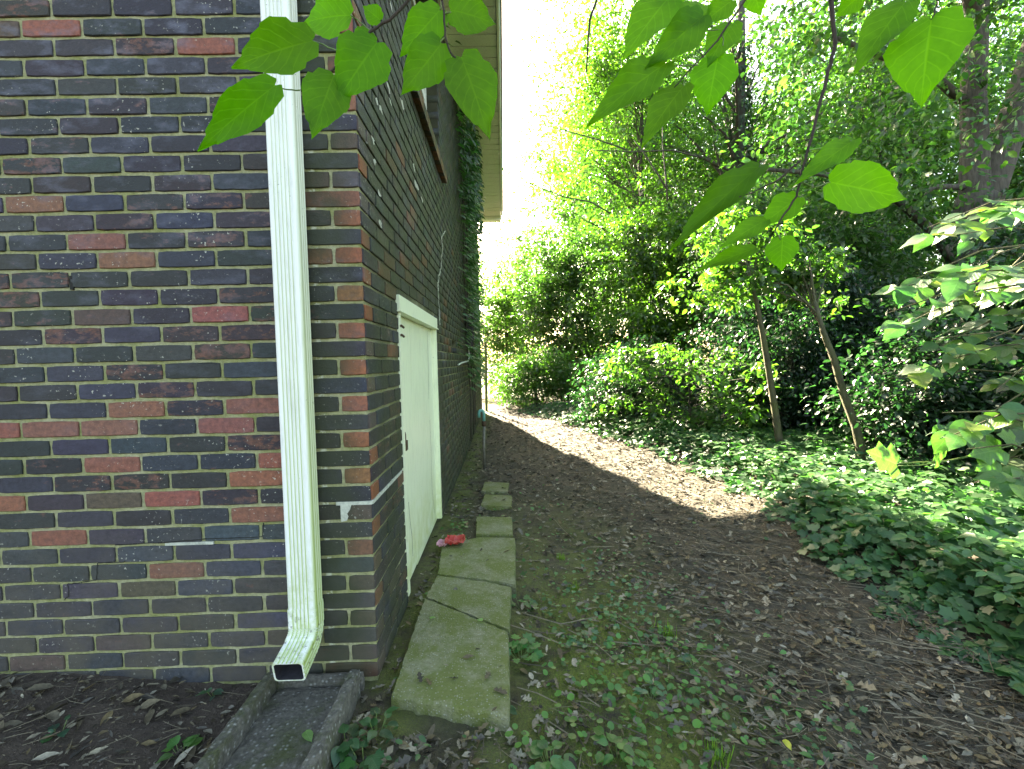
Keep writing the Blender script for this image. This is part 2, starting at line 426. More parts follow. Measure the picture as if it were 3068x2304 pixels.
for (a, b, c, d) in shell_boxes(WY+.302, YF, -.6, WTOP, [DOOR, WIN, VENT]): sb.box(WX-.30, WX-RB, a, b, c, d)
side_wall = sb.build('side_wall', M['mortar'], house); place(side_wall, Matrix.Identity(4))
bw = MB().box(WX-8, WX-.302, YF-.25, YF-.002, -.6, WTOP).box(WX-8, WX-7.7, WY+.302, YF-.252, -.6, WTOP)
o = bw.build('back_wall', M['mortar'], house); place(o, Matrix.Identity(4))

# --- one brick: face outline with irregular arrises, local: x length, y depth (face at 0, going +y), z height, origin at face centre
brick_cache = {}
def brick_mesh(length, var, mat):
    key = (round(length/.004), var, mat)
    if key in brick_cache: return brick_cache[key]
    r = random.Random(hash(key[:2]) & 0xffff)
    lx, lz = length/2, BH/2
    nx = 6 if length > .12 else 4
    o = []
    for i in range(nx): o.append((-lx + 2*lx*i/nx, -lz))
    o.append((lx, -lz)); o.append((lx, 0))
    for i in range(nx): o.append((lx - 2*lx*i/nx, lz))
    o.append((-lx, lz)); o.append((-lx, 0))
    outer = []; inner = []
    for (x, z) in o:
        j = .0009; ins = .0014 + r.random()*.0016
        x += r.uniform(-j, j); z += r.uniform(-j, j)
        corner = abs(abs(x)-lx) < .003 and abs(abs(z)-lz) < .003
        if corner: x *= 1-.002/lx; z *= 1-.002/lz
        outer.append((x, .0024+r.uniform(-.0008, .001), z))
        inner.append((x-math.copysign(ins, x) if abs(abs(x)-lx) < .004 else x, r.uniform(-.0006, .0008), z-math.copysign(ins, z) if abs(abs(z)-lz) < .004 else z))
    n = len(o)
    V = inner + outer + [(x, BD, z) for (x, _, z) in outer]
    Fc = [tuple(range(n))]
    for i in range(n):
        k = (i+1) % n
        Fc.append((i, n+i, n+k, k)); Fc.append((n+i, 2*n+i, 2*n+k, n+k))
    Fc = [f[::1] for f in Fc]
    me = bpy.data.meshes.new('brick'); me.from_pydata(V, [], Fc); me.update(); me.materials.append(M[mat])
    brick_cache[key] = me
    return me
def brick_col(kind, r=random):
    j = lambda c, a=.18: tuple(max(.004, v*(1+r.uniform(-a, a))) for v in c)
    if kind == 'red': return j((.200, .080, .060), .12) + (.0,)
    if kind == 'orange': return j((.25, .095, .052), .15) + (.0,)
    if kind == 'brown': return j((.080, .060, .050), .15) + (.25,)
    if kind == 'mix': return j((.030, .030, .034)) + (r.uniform(.5, .8),)
    if kind == 'blue': return j((.034, .038, .050)) + (r.uniform(.0, .25),)
    return j((.027, .029, .034)) + (r.uniform(.1, .45),)
def rand_kind(r, redp=.05):
    t = r.random()
    if t < redp: return 'red'
    if t < redp+.22: return 'mix'
    if t < redp+.46: return 'blue'
    if t < redp+.51: return 'brown'
    return 'dark'
# red bricks of the front face as (course, distance from the corner in brick pitches) read off the photograph
def front_cell(px, py):
    p = at(px, py, WY); k = int((p.z-Z0)//COURSE); s = (WX-p.x)/PITCHB
    return k, s
REDS = {}
for (px, py, kd) in [(530, 125, 'red'), (58, 580, 'red'), (305, 738, 'red'), (395, 788, 'red'), (666, 943, 'red'), (427, 1223, 'red'), (756, 1215, 'red'),
                     (173, 1284, 'red'), (347, 1279, 'red'), (39, 1290, 'red'), (347, 1384, 'red'), (770, 1428, 'red'), (802, 1373, 'red'), (527, 1487, 'red'),
                     (770, 1533, 'red'), (44, 1500, 'red'), (1035, 104, 'orange'), (960, 769, 'orange'), (992, 606, 'mixred'), (380, 1928, 'brown'),
                     (1050, 2008, 'redbrown')]:
    k, s = front_cell(px, py); REDS.setdefault(k, []).append((s, kd))
# courses of the corner: even = stretcher, odd = header of the side wall
HEAD = {1: 'brown', 3: 'brown', 5: 'brown', 7: 'red', 9: 'brown'}
nfront = 0
far_f = []      # far bricks: (length, centre, axis, colour)
r = random.Random(3)
for k in range(0, 66):
    zc = Z0 + k*COURSE + BH/2
    cells = []
    if k % 2 == 0: s = 0.
    else:
        cells.append((0., .100)); s = (.100+J)
    while s < 8.:
        cells.append((s, BL)); s += PITCHB
    for (a, ln) in cells:
        mid = (a+ln/2)/PITCHB
        xc = WX - a - ln/2
        kd = None
        for (sv, kk) in REDS.get(k, []):
            if a/PITCHB - .02 <= sv <= (a+ln)/PITCHB + .05: kd = kk
        if a == 0 and k % 2 == 1 and kd is None:
            kd = HEAD.get(k, 'orange')
            if k in (27, 29): kd = 'brown'
        if kd is None: kd = rand_kind(r, .012 if k < 40 else .05)
        if a == 0 and k % 2 == 0 and kd not in ('mixred', 'redbrown'): kd = r.choice(['blue', 'dark', 'blue'])
        col = brick_col({'mixred': 'red', 'redbrown': 'brown'}.get(kd, kd), r)
        if kd == 'redbrown': col = (.10, .045, .03, 0)
        if kd in ('dark', 'blue', 'mix') and k < 9: col = tuple(c*1.15+.01 for c in col[:3]) + (col[3]*.4,)
        if k <= 38 and xc > -2.06:
            cut = .004 if a == 0 else 0.
            o = link('brick', brick_mesh(ln-cut, r.randrange(6), 'brick'), front_wall)
            place(o, Matrix.Translation((xc-cut/2+(r.uniform(-.0012, .0012) if a else 0), WY+r.uniform(-.0022, .0012), zc+r.uniform(-.0012, .0012))) @ Matrix.Rotation(r.uniform(-.004, .004), 4, 'Y'))
            o.color = col; nfront += 1
        else: far_f.append((ln, (xc, WY, zc), 'x', col))
far_s = []; nside = 0
RZ = Matrix.Rotation(R(90), 4, 'Z')
orange_s = [(25, 2.55), (26, 2.9), (27, 3.2), (31, 2.35), (32, 2.75), (33, 2.4), (36, 3.1), (23, 2.1), (24, 2.25), (22, 2.2), (24, 2.6), (23, 4.1), (25, 4.3), (22, 4.2), (21, 3.9), (20, 4.4), (19, 4.5), (19, 4.75), (18, 6.9), (18, 7.3)]
cand = []
for k in range(0, 66):
    zb = Z0 + k*COURSE; zc = zb + BH/2
    cells = []
    if k % 2 == 1: s = BD*0 + .0
    else: s = 0.
    if k % 2 == 0: cells.append((0., .098)); s = .098+J      # end of the front stretcher
    while s < YF-WY-.02:
        cells.append((s, min(BL, YF-WY-.01-s))); s += PITCHB
    for (a, ln) in cells:
        segs = [(WY+a, WY+a+ln)]
        for h in (DOOR, WIN, VENT):
            if zb+BH > h[2]+.006 and zb < h[3]-.006:
                ns = []
                for (p0, p1) in segs:
                    if p1 <= h[0] or p0 >= h[1]: ns.append((p0, p1)); continue
                    if p0 < h[0]-.012: ns.append((p0, h[0]+.004))
                    if p1 > h[1]+.012: ns.append((h[1]-.004, p1))
                segs = ns
        for (p0, p1) in segs:
            if p1-p0 < .02: continue
            yc = (p0+p1)/2
            kd = rand_kind(r, .03)
            for (kk, yy) in orange_s:
                if kk == k and p0-.01 <= yy <= p1+.01: kd = 'orange'
            if a == 0 and k % 2 == 1: kd = 'dark'
            if a == 0 and k % 2 == 0: kd = r.choice(['orange', 'brown', 'brown'])
            col = brick_col(kd, r)
            if kd == 'orange': col = tuple(c*.75 for c in col[:3]) + (0,)
            # size in the picture ~ 1/Y^2
            cand.append(((p1-p0)*BH/yc**2 * (1 if zc < 1.2+.78*yc else .01), p1-p0, yc, zc, col, a == 0))
cand.sort(key=lambda c: -c[0])
for i, (w, ln, yc, zc, col, atcorner) in enumerate(cand):
    if atcorner and zc < 2.7: 
        # the corner brick already exists on the front face: give the side wall its own face only where the front one is a header
        pass
    if i < 300:
        o = link('brick', brick_mesh(ln, r.randrange(6), 'brick'), side_wall)
        y_ = yc + (.0015 if not atcorner else .0055)
        place(o, Matrix.Translation((WX+(r.uniform(-.0012, .002) if not atcorner else 0), y_, zc+r.uniform(-.001, .001))) @ RZ)
        o.color = col; nside += 1
    else: far_s.append((ln, (WX, yc, zc), 'y', col))
def joined_bricks(lst, name, parent):
    V = []; Fq = []; T = []
    for (ln, (x, y, z), ax, col) in lst:
        lx, lz, c = ln/2, BH/2, .004
        P = [(-lx+c, 0, -lz+c), (lx-c, 0, -lz+c), (lx-c, 0, lz-c), (-lx+c, 0, lz-c), (-lx, c, -lz), (lx, c, -lz), (lx, c, lz), (-lx, c, lz), (-lx, .09, -lz), (lx, .09, -lz), (lx, .09, lz), (-lx, .09, lz)]
        jit = random.uniform(-.0015, .002)
        o_ = len(V)
        for (a, b, d) in P:
            V.append((x+a, y+b+jit, z+d) if ax == 'x' else (x-b+jit, y+a, z+d))
        for q in ((0, 1, 2, 3), (0, 4, 5, 1), (1, 5, 6, 2), (2, 6, 7, 3), (3, 7, 4, 0), (4, 8, 9, 5), (5, 9, 10, 6), (6, 10, 11, 7), (7, 11, 8, 4)):
            Fq.append(tuple(i+o_ for i in q))
        T += [col]*12
    o = link(name, mesh_np(name, V, Fq, M['brick_far'], T), parent); place(o, Matrix.Identity(4)); tag(o, kind='stuff')
joined_bricks(far_f, 'brickwork', front_wall)
joined_bricks(far_s, 'brickwork', side_wall)

# --- stepped crack with pale repair mortar on the front wall and corner, lime crack on the side wall
def strip(mb, pts, w, y=None, x=None, proud=.002):
    for i in range(len(pts)-1):
        a, b = pts[i], pts[i+1]
        if y is not None:
            if abs(a[0]-b[0]) > abs(a[1]-b[1]):
                x0_, x1_ = sorted((a[0], b[0])); zc = (a[1]+b[1])/2; mb.box(x0_-w*.3, x1_+w*.3, y-proud, y+.012, zc-w/2, zc+w/2)
            else:
                z0_, z1_ = sorted((a[1], b[1])); xc = (a[0]+b[0])/2; mb.box(xc-w/2, xc+w/2, y-proud-.0006, y+.012, z0_, z1_)
    return mb
def jagged_patch(outline_fn, y): pass
def rowz(k): return Z0 + k*COURSE - J/2
cracks = []
# white filled joint near the corner: bed joint above course 9
zb = rowz(10)
mr = [MB().box(WX-.135, WX-.0008, WY-.001, WY+.012, zb-.0065, zb+.0065), MB().box(WX-.014, WX+.0035, WY+.003, WY+.5, zb-.006, zb+.007),
      MB().add([(WX-.118, WY-.0045, rowz(9)+.0), (WX-.096, WY-.0045, rowz(9)+.004), (WX-.089, WY-.0045, rowz(9)+.02), (WX-.094, WY-.0045, rowz(9)+.03), (WX-.083, WY-.0045, rowz(9)+.045), (WX-.075, WY-.0045, zb), (WX-.118, WY-.0045, zb)], [(0, 1, 2, 3, 4, 5, 6)]),
      MB().box(WX-.78, WX-.60, WY-.0005, WY+.012, rowz(8)-.005, rowz(8)+.006)]
for q_ in mr: o = q_.build('mortar_repair', M['repair'], front_wall); place(o, Matrix.Identity(4))
def crack_line(pts, w=.0035):
    ck = MB(); cracks.append(ck)
    for i in range(len(pts)-1):
        a = Vector(pts[i]); b = Vector(pts[i+1]); n_ = 5
        prev = a
        for q in range(1, n_+1):
            p_ = a.lerp(b, q/n_) + Vector((random.uniform(-.0015, .0015), 0, random.uniform(-.0015, .0015)))
            d_ = p_-prev
            perp = Vector((-d_.z, 0, d_.x)).normalized()*w*random.uniform(.3, .6)
            ck.add([prev-perp, p_-perp, p_+perp, prev+perp], [(0, 1, 2, 3)])
            prev = p_
yk = WY - .0028
P_ = lambda px, py: tuple((lambda v: (v.x, yk, v.z))(at(px, py, yk)))
crack_line([P_(790, 1566), P_(786, 1608), P_(620, 1614), P_(505, 1625), P_(345, 1632)])
crack_line([P_(375, 1680), P_(372, 1684), P_(292, 1687), P_(289, 1738), P_(240, 1746), P_(202, 1750), P_(206, 1786), P_(193, 1797)])
ck = MB(); cracks.append(ck); ck.box(at(213, 840, WY).x-.006, at(213, 840, WY).x+.005, WY-.0005, WY+.02, at(213, 868, WY).z, at(213, 826, WY).z)
for ck in cracks: o = ck.build('wall_crack', M['crack'], front_wall); place(o, Matrix.Identity(4))
rl = random.Random(77)
for i in range(15):
    py_ = 372 + i*34 + rl.uniform(-6, 6); c_ = at(897 + (py_-372)*.045 + rl.uniform(-3, 3), py_, WY); n_ = 8; pts = []
    hh_ = rl.uniform(.008, .024); ww_ = rl.uniform(.003, .006)
    for q in range(n_):
        a_ = 2*math.pi*q/n_; pts.append((c_.x+math.cos(a_)*ww_*rl.uniform(.5, 1.2), WY-.0042, c_.z+math.sin(a_)*hh_*rl.uniform(.6, 1.1)))
    o = MB().add(pts, [tuple(range(n_))]).build('lime_fleck', M['repair'], front_wall); place(o, Matrix.Identity(4))
lc = MB()
prev = None
for (px, py) in [(1318, 975), (1316, 930), (1312, 860), (1315, 825), (1322, 800), (1326, 745), (1323, 715), (1334, 690)]:
    d = ray(px, py); v = CAM + d*((WX+.004-CAM.x)/d.x)
    if prev is not None:
        n_ = 6; q = prev
        for i in range(1, n_+1):
            w_ = prev.lerp(v, i/n_) + Vector((0, random.uniform(-.02, .02), 0))
            hw = random.uniform(.008, .026)
            lc.add([(q.x, q.y-hw, q.z), (q.x, q.y+hw, q.z), (w_.x, w_.y+hw, w_.z), (w_.x, w_.y-hw, w_.z)], [(0, 1, 2, 3)]); q = w_
    prev = v
rs = random.Random(12)
for (px, py, s) in [(1128, 300, .05), (1140, 325, .06), (1118, 420, .05), (1122, 485, .05), (1137, 580, .05), (1140, 672, .05), (1165, 265, .07), (1170, 305, .05), (1172, 20, .07), (1205, 310, .07), (1240, 500, .08), (1248, 555, .1), (1265, 600, .06)]:
    d = ray(px, py); v = CAM + d*((WX+.0045-CAM.x)/d.x)
    pts = []
    for i in range(9):
        a = 2*math.pi*i/9; rr = s*rs.uniform(.3, 1)
        pts.append((v.x, v.y+math.cos(a)*rr*.8, v.z+math.sin(a)*rr*.35))
    o = MB().add(pts, [tuple(range(9))]).build('lime_stain', M['repair'], side_wall); place(o, Matrix.Identity(4))
o = lc.build('lime_streak', M['repair'], side_wall); place(o, Matrix.Identity(4))

# --- cellar door
door = MB().box(WX-.085, WX-.048, DOOR[0]+.035, DOOR[1]-.03, -.015, 1.453)
dobj = door.build('door', M['door'], house); place(dobj, Matrix.Identity(4))
fr = MB()
fr.box(WX-.09, WX-.012, DOOR[0]+.006, DOOR[0]+.034, .02, 1.454).box(WX-.0119, WX+.006, DOOR[0]-.008, DOOR[0]+.030, .04, 1.454)
fr.box(WX-.09, WX-.010, DOOR[1]-.029, DOOR[1]-.006, .02, 1.454).box(WX-.0099, WX+.006, DOOR[1]-.026, DOOR[1]+.010, .02, 1.454)
fr.box(WX-.09, WX+.012, DOOR[0]-.02, DOOR[1]+.02, 1.463, 1.536)
fr.box(WX-.09, WX+.020, DOOR[0]-.03, DOOR[1]+.03, 1.455, 1.4615)
o = fr.build('frame', M['door'], dobj); place(o, Matrix.Identity(4))
# boards (three wide boards, thin gaps), hinge, hasp and padlock
for (a, b) in ((DOOR[0]+.036, 2.71), (2.713, 3.12), (3.123, DOOR[1]-.031)):
    o = MB().box(WX-.0475, WX-.030, a, b, .012+random.uniform(0, .02), 1.452).build('board', M['door'], dobj); place(o, Matrix.Identity(4))
hp = MB().box(WX-.0295, WX-.025, 2.30, 2.47, .835, .862)
o = hp.build('hasp', M['darkmetal'], dobj); place(o, Matrix.Identity(4))
pl = MB().box(WX-.0245, WX-.002, 2.385, 2.43, .755, .805)
pl.tube([(WX-.013, 2.392, .80), (WX-.013, 2.392, .835), (WX-.013, 2.407, .848), (WX-.013, 2.422, .835), (WX-.013, 2.422, .80)], .005, 6)
o = pl.build('padlock', M['rust'], dobj); place(o, Matrix.Identity(4))
for zz in (1.34, 1.385):
    o = MB().tube([(WX-.004, 2.300, zz), (WX+.012, 2.310, zz+.004), (WX+.014, 2.345, zz-.003)], .006, 6).build('hinge', M['rust'], dobj); place(o, Matrix.Identity(4))
cd = MB()
def door_crack(pts):
    for i in range(len(pts)-1):
        (y0, z0), (y1, z1) = pts[i], pts[i+1]
        cd.add([(WX-.0288, y0-.0025, z0), (WX-.0288, y0+.0025, z0), (WX-.0288, y1+.0025, z1), (WX-.0288, y1-.0025, z1)], [(0, 1, 2, 3)])
door_crack([(2.52, .45), (2.545, .33), (2.58, .24), (2.585, .12)])
door_crack([(3.32, .80), (3.335, .5), (3.32, .3), (3.40, .1)]); door_crack([(3.33, 1.43), (3.335, 1.2), (3.31, .95)])
o = cd.build('paint_crack', M['crack'], dobj); place(o, Matrix.Identity(4))

# --- window with brick sill
win = empty_part = MB()
win.box(WX-.135, WX-.095, WIN[0]+.001, WIN[0]+.07, WIN[2]+.06, WIN[3]-.001).box(WX-.135, WX-.095, WIN[1]-.07, WIN[1]-.001, WIN[2]+.06, WIN[3]-.001)
win.box(WX-.135, WX-.095, WIN[0]+.071, WIN[1]-.071, WIN[2]+.06, WIN[2]+.12).box(WX-.135, WX-.095, WIN[0]+.071, WIN[1]-.071, WIN[3]-.07, WIN[3]-.001)
win.box(WX-.13, WX-.10, WIN[0]+.071, WIN[1]-.071, 3.40, 3.45)
wobj = win.build('window', M['whitewood'], house); place(wobj, Matrix.Identity(4))
for (a, b) in ((WIN[2]+.121, 3.399), (3.451, WIN[3]-.071)):
    o = MB().box(WX-.12, WX-.112, WIN[0]+.0715, WIN[1]-.0715, a, b).build('pane', M['glass'], wobj); place(o, Matrix.Identity(4))
ns_ = 18; w_ = (4.24-2.82)/ns_
for i in range(ns_):
    y0_ = 2.82+i*w_
    mb = MB(); a = (WX-.09, y0_+.004, 2.80); 
    V = [(WX-.10, y0_+.004, 2.815), (WX+.042, y0_+.004, 2.79), (WX+.042, y0_+w_-.005, 2.79), (WX-.10, y0_+w_-.005, 2.815), (WX-.10, y0_+.004, 2.905), (WX+.045, y0_+.004, 2.855), (WX+.045, y0_+w_-.005, 2.855), (WX-.10, y0_+w_-.005, 2.905)]
    mb.add(V, [(0, 3, 2, 1), (4, 5, 6, 7), (0, 1, 5, 4), (2, 3, 7, 6), (1, 2, 6, 5), (3, 0, 4, 7)])
    o = mb.build('sill_brick', M['brick'], wobj); place(o, Matrix.Identity(4)); o.color = brick_col('orange' if i % 3 else 'brown')
o = MB().box(WX-.098, WX+.036, 2.825, 4.235, 2.80, 2.846).build('sill_mortar', M['mortar'], wobj); place(o, Matrix.Identity(4))

# --- foundation vent, box and cable
o = MB().box(WX-.20, WX-.06, VENT[0]+.001, VENT[1]-.001, VENT[2]+.001, VENT[3]-.001).build('vent', M['dark'], house); place(o, Matrix.Identity(4))
vb = MB()
for i in range(5): vb.box(WX-.055, WX-.05, VENT[0]+.002, VENT[1]-.002, VENT[2]+.012+i*.024, VENT[2]+.020+i*.024)
vo = vb.build('vent_grille', M['darkmetal'], o); place(vo, Matrix.Identity(4))
ub = MB().box(WX+.012, WX+.10, 6.28, 6.48, 1.42, 1.85).box(WX+.10, WX+.112, 6.30, 6.46, 1.45, 1.82)
uo = ub.build('meter_box', M['darkmetal'], house); place(uo, Matrix.Identity(4))
cb = MB().tube([(WX+.03, 6.38, 1.42), (WX+.04, 6.36, 1.28), (WX+.05, 6.0, 1.22), (WX+.03, 5.3, 1.20), (WX+.012, 5.1, 1.18)], .009, 6)
co = cb.build('cable', M['cable'], uo); place(co, Matrix.Identity(4))
cb = MB().tube([(WX+.014, 7.94, 4.40), (WX+.014, 7.92, 3.0), (WX+.014, 7.9, 1.9)], .011, 6)
co = cb.build('wall_cable', M['cable'], house); place(co, Matrix.Identity(4))

# --- eave: frieze, soffit panels, fascia; roof
EX = .005
fz = MB().box(WX-.05, WX+.022, WY-.3, YF+.3, 4.40, 4.495)
eo = fz.build('eave', M['soffit'], house); place(eo, Matrix.Identity(4))
npan = 52; y0_ = WY-.35; wpan = (10.88-y0_)/npan
pm = MB().box(0, EX-WX-.022-.004, 0, wpan-.014, 0, .012).mesh('soffit_panel', M['soffit'])
for i in range(npan):
    o = link('soffit_panel', pm, eo); place(o, Matrix.Translation((WX+.0225, y0_+i*wpan, 4.485+random.uniform(-.0012, .0012))))
o = MB().box(WX-.05, EX, y0_-.02, 10.86, 4.500, 4.515).build('soffit_backing', M['dark'], eo); place(o, Matrix.Identity(4))
o = MB().box(EX+.001, EX+.022, y0_-.03, 10.90, 4.455, 4.62).box(EX+.0225, EX+.04, y0_-.04, 10.91, 4.56, 4.64).build('fascia', M['soffit'], eo); place(o, Matrix.Identity(4))
# eave return at the far end
o = MB().box(WX-.45, EX, YF+.30, 10.895, 4.40, 4.479).build('eave_return', M['soffit'], eo); place(o, Matrix.Identity(4))
rz, rx = 6.3, WX-4.2
roof = MB()
for (xa, za, xb, zb_) in ((EX+.06, 4.645, rx, rz), (rx, rz, WX-8.6, 4.645)):
    V = [(xa, WY-.4, za), (xb, WY-.4, zb_), (xb, 10.95, zb_), (xa, 10.95, za), (xa, WY-.4, za+.06), (xb, WY-.4, zb_+.06), (xb, 10.95, zb_+.06), (xa, 10.95, za+.06)]
    roof.add(V, [(0, 1, 2, 3), (4, 7, 6, 5), (0, 4, 5, 1), (1, 5, 6, 2), (2, 6, 7, 3), (3, 7, 4, 0)])
ro = roof.build('roof', M['roof'], house); place(ro, Matrix.Identity(4))
gab = MB()
for yy in (WY+.02, YF-.04):
    V = [(WX-.02, yy, 4.505), (rx, yy, rz-.02), (WX-8, yy, 4.505), (WX-.02, yy+.1, 4.505), (rx, yy+.1, rz-.02), (WX-8, yy+.1, 4.505)]
    gab.add(V, [(0, 1, 2), (3, 5, 4), (0, 3, 4, 1), (1, 4, 5, 2), (2, 5, 3, 0)])
o = gab.build('gable', M['soffit'], house); place(o, Matrix.Identity(4))

# ------------------------------------------------------------------ downspout
def spout_profile(w=.102, d=.076, rr=.012, gd=1.):
    """closed outline, x across, y depth: front at y=-d, ribbed"""
    pts = []
    def arc(cx, cy, a0, a1, n=4):
        for i in range(n+1):
            a = R(a0+(a1-a0)*i/n); pts.append((cx+math.cos(a)*rr, cy+math.sin(a)*rr))
    arc(-w/2+rr, -d+rr, 180, 270)
    ng = 5; x0_ = -w/2+.018; pw = (w-.036)/ng
    for i in range(ng):
        a = x0_+i*pw
        pts += [(a+pw*.12, -d), (a+pw*.30, -d+.004*gd), (a+pw*.62, -d+.004*gd), (a+pw*.80, -d)]
    arc(w/2-rr, -d+rr, 270, 360)
    for i in range(3):
        a = -d+.018+i*.017
        pts += [(w/2, a), (w/2-.003*gd, a+.004), (w/2-.003*gd, a+.009), (w/2, a+.012)]
    arc(w/2-rr, -rr, 0, 90); arc(-w/2+rr, -rr, 90, 180)
    return pts
def sweep(sections, mb):
    n = len(sections[0]); V = [p for s in sections for p in s]; Fc = []
    for i in range(len(sections)-1):
        for k in range(n): Fc.append((i*n+k, i*n+(k+1) % n, (i+1)*n+(k+1) % n, (i+1)*n+k))
    return mb.add(V, Fc)
SXc, SYb = -.805+.051, WY-.012
spout = empty('downspout', (SXc, SYb, 0), 'white ribbed metal downspout with low green algae and painted green light on its right side at the brick corner', 'downspout')
prof = spout_profile()
def section(prof, c, ang, sx=1., sy=1.):
    """c = world point of back centre; ang = bend towards the camera (0 = straight down)"""
    ca, sa = math.cos(ang), math.sin(ang)
    return [(c[0]+x*sx, c[1]+y*sy*ca, c[2]+y*sy*sa*1.0) for (x, y) in prof]
zs_ = [4.4, 3, 2, 1.2, .6, .31]
mb = MB(); sweep([section(prof, (SXc+.006*(z/4.4), SYb, z), 0) for z in zs_], mb)
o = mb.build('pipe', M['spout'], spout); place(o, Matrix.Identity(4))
# elbow: pleated, bends forward
secs = []; c = Vector((SXc, SYb+.003, .325)); ang = 0.
secs.append(section(prof, c, 0, 1.05, 1.06)); c.z = .262; secs.append(section(prof, c, 0, 1.05, 1.06))
npl = 7
for i in range(npl):
    for (sc, st) in ((1.05, .015), (1.01, .006)):
        ang_n = R(76)*(i+(1 if sc == 1.0 else .6))/npl
        c = c + Vector((0, -math.sin(ang_n), -math.cos(ang_n)))*st*1.0
        secs.append(section(prof, c, -ang_n, sc, sc))
lin = []
for L_ in (.03, .035, .035):
    c = c + Vector((0, -math.sin(R(76)), -math.cos(R(76))))*L_
    secs.append(section(prof, c, -R(76), 1.04, 1.0)); lin.append(section(spout_profile(gd=0.), c, -R(76), 1.04, 1.0))
END = c.copy()
mb = MB(); sweep(secs, mb)
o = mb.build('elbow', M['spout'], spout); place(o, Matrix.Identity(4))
# inner lining so that the mouth shows thickness and a dark inside
def shrink(sec, k=.885):
    cx, cy_, cz = [(min(p[i] for p in sec)+max(p[i] for p in sec))/2 for i in range(3)]
    return [(cx+(p[0]-cx)*k, cy_+(p[1]-cy_)*k, cz+(p[2]-cz)*k) for p in sec]
mb = MB(); inn = [shrink(s) for s in lin]; sweep(inn[::-1], mb)
n = len(inn[0]); mb.f.append(tuple(range((len(inn)-1)*n, len(inn)*n)))
o = mb.build('mouth_lining', M['spout_in'], spout); place(o, Matrix.Identity(4))
mb = MB(); sweep([secs[-1], inn[-1]], mb); o = mb.build('mouth_rim', M['spout'], spout); place(o, Matrix.Identity(4))
# straps
for zz in (2.9, 3.9):
    o = MB().box(SXc-.085, SXc+.085, SYb-.08, SYb+.014, zz, zz+.025).build('strap', M['spout'], spout); place(o, Matrix.Identity(4))

# ------------------------------------------------------------------ splash block
SPX0, SPX1, SPYB, SPYF = -.905, -.555, 1.715, 1.10
sp = empty('splash_block', ((SPX0+SPX1)/2, 1.4, 0), 'grey concrete splash block under the downspout mouth', 'splash block')
zt = .085
def rough_box(x0, x1, y0, y1, z0, z1, nx, ny, nz, amp, dish=None, taper=0., seed=0, rnd=.008):
    """subdivided box with rounded, uneven edges"""
    rr_ = np.random.default_rng(seed)
    V = []; ids = {}; Fq = []
    def vid(i, j, k):
        if (i, j, k) not in ids:
            x = x0+(x1-x0)*i/nx; y = y0+(y1-y0)*j/ny; z = z0+(z1-z0)*k/nz
            e = (i in (0, nx))+(j in (0, ny))+(k in (nz,))
            p = np.array([x, y, z]) + rr_.normal(0, amp, 3)
            if e >= 2:
                cxx = np.array([(x0+x1)/2, (y0+y1)/2, z0]); d = np.sign(p-cxx)
                p -= d*np.array([rnd*(i in (0, nx)), rnd*(j in (0, ny)), rnd*(k == nz)])*.6
            ids[(i, j, k)] = len(V); V.append(tuple(p))
        return ids[(i, j, k)]
    for i in range(nx):
        for j in range(ny):
            Fq.append((vid(i, j, nz), vid(i+1, j, nz), vid(i+1, j+1, nz), vid(i, j+1, nz)))
    for k in range(nz):
        for i in range(nx):
            Fq.append((vid(i, 0, k), vid(i+1, 0, k), vid(i+1, 0, k+1), vid(i, 0, k+1)))
            Fq.append((vid(i+1, ny, k), vid(i, ny, k), vid(i, ny, k+1), vid(i+1, ny, k+1)))
        for j in range(ny):
            Fq.append((vid(0, j+1, k), vid(0, j, k), vid(0, j, k+1), vid(0, j+1, k+1)))
            Fq.append((vid(nx, j, k), vid(nx, j+1, k), vid(nx, j+1, k+1), vid(nx, j, k+1)))
    mb = MB(); mb.add(V, Fq); return mb
o = rough_box(SPX0+.03, SPX1-.03, SPYF, SPYB-.032, -.06, .022, 14, 24, 2, .0012, seed=1).build('trough', M['splash'], sp); place(o, Matrix.Identity(4))
for (a, b) in ((SPX0, SPX0+.045), (SPX1-.045, SPX1)):
    o = rough_box(a, b, SPYF-.01, SPYB-.031, -.06, zt, 4, 26, 4, .0016, seed=2).build('side_kerb', M['splash'], sp); place(o, Matrix.Identity(4))
o = rough_box(SPX0, SPX1, SPYB-.030, SPYB+.012, -.06, .045, 14, 4, 4, .0016, seed=3).build('back_kerb', M['splash'], sp); place(o, Matrix.Identity(4))

# ------------------------------------------------------------------ concrete slabs along the side wall
def slab(poly, z0, z1, label, seed):
    """polygon slab with uneven rim"""
    rr_ = random.Random(seed)
    P2 = []
    for i in range(len(poly)):
        a = Vector(poly[i]); b = Vector(poly[(i+1) % len(poly)]); n_ = max(2, int((b-a).length/.025))
        for q in range(n_):
            p_ = a.lerp(b, q/n_); P2.append(p_ + Vector((rr_.uniform(-.004, .004), rr_.uniform(-.004, .004))))
    c = sum(P2, Vector((0, 0)))/len(P2); n = len(P2)
    V = []; 
    for (s, z) in ((1., z0), (1., z1-.012), (.985, z1-.001), (.66, z1), (.33, z1)):
        for p_ in P2:
            q = c + (p_-c)*s; V.append((q.x, q.y, z + (rr_.uniform(-.002, .002) if z0 < z < z1-.005 else 0)))
    V.append((c.x, c.y, z1))
    Fc = []
    for lv in range(4):
        for i in range(n): k = (i+1) % n; Fc.append((lv*n+i, lv*n+k, (lv+1)*n+k, (lv+1)*n+i))
    for i in range(n): Fc.append((4*n+i, 4*n+(i+1) % n, len(V)-1))
    o = MB().add(V, Fc).build('concrete_slab', M['slab'])
    return tag(o, label, 'slab', 'concrete slabs along the wall')
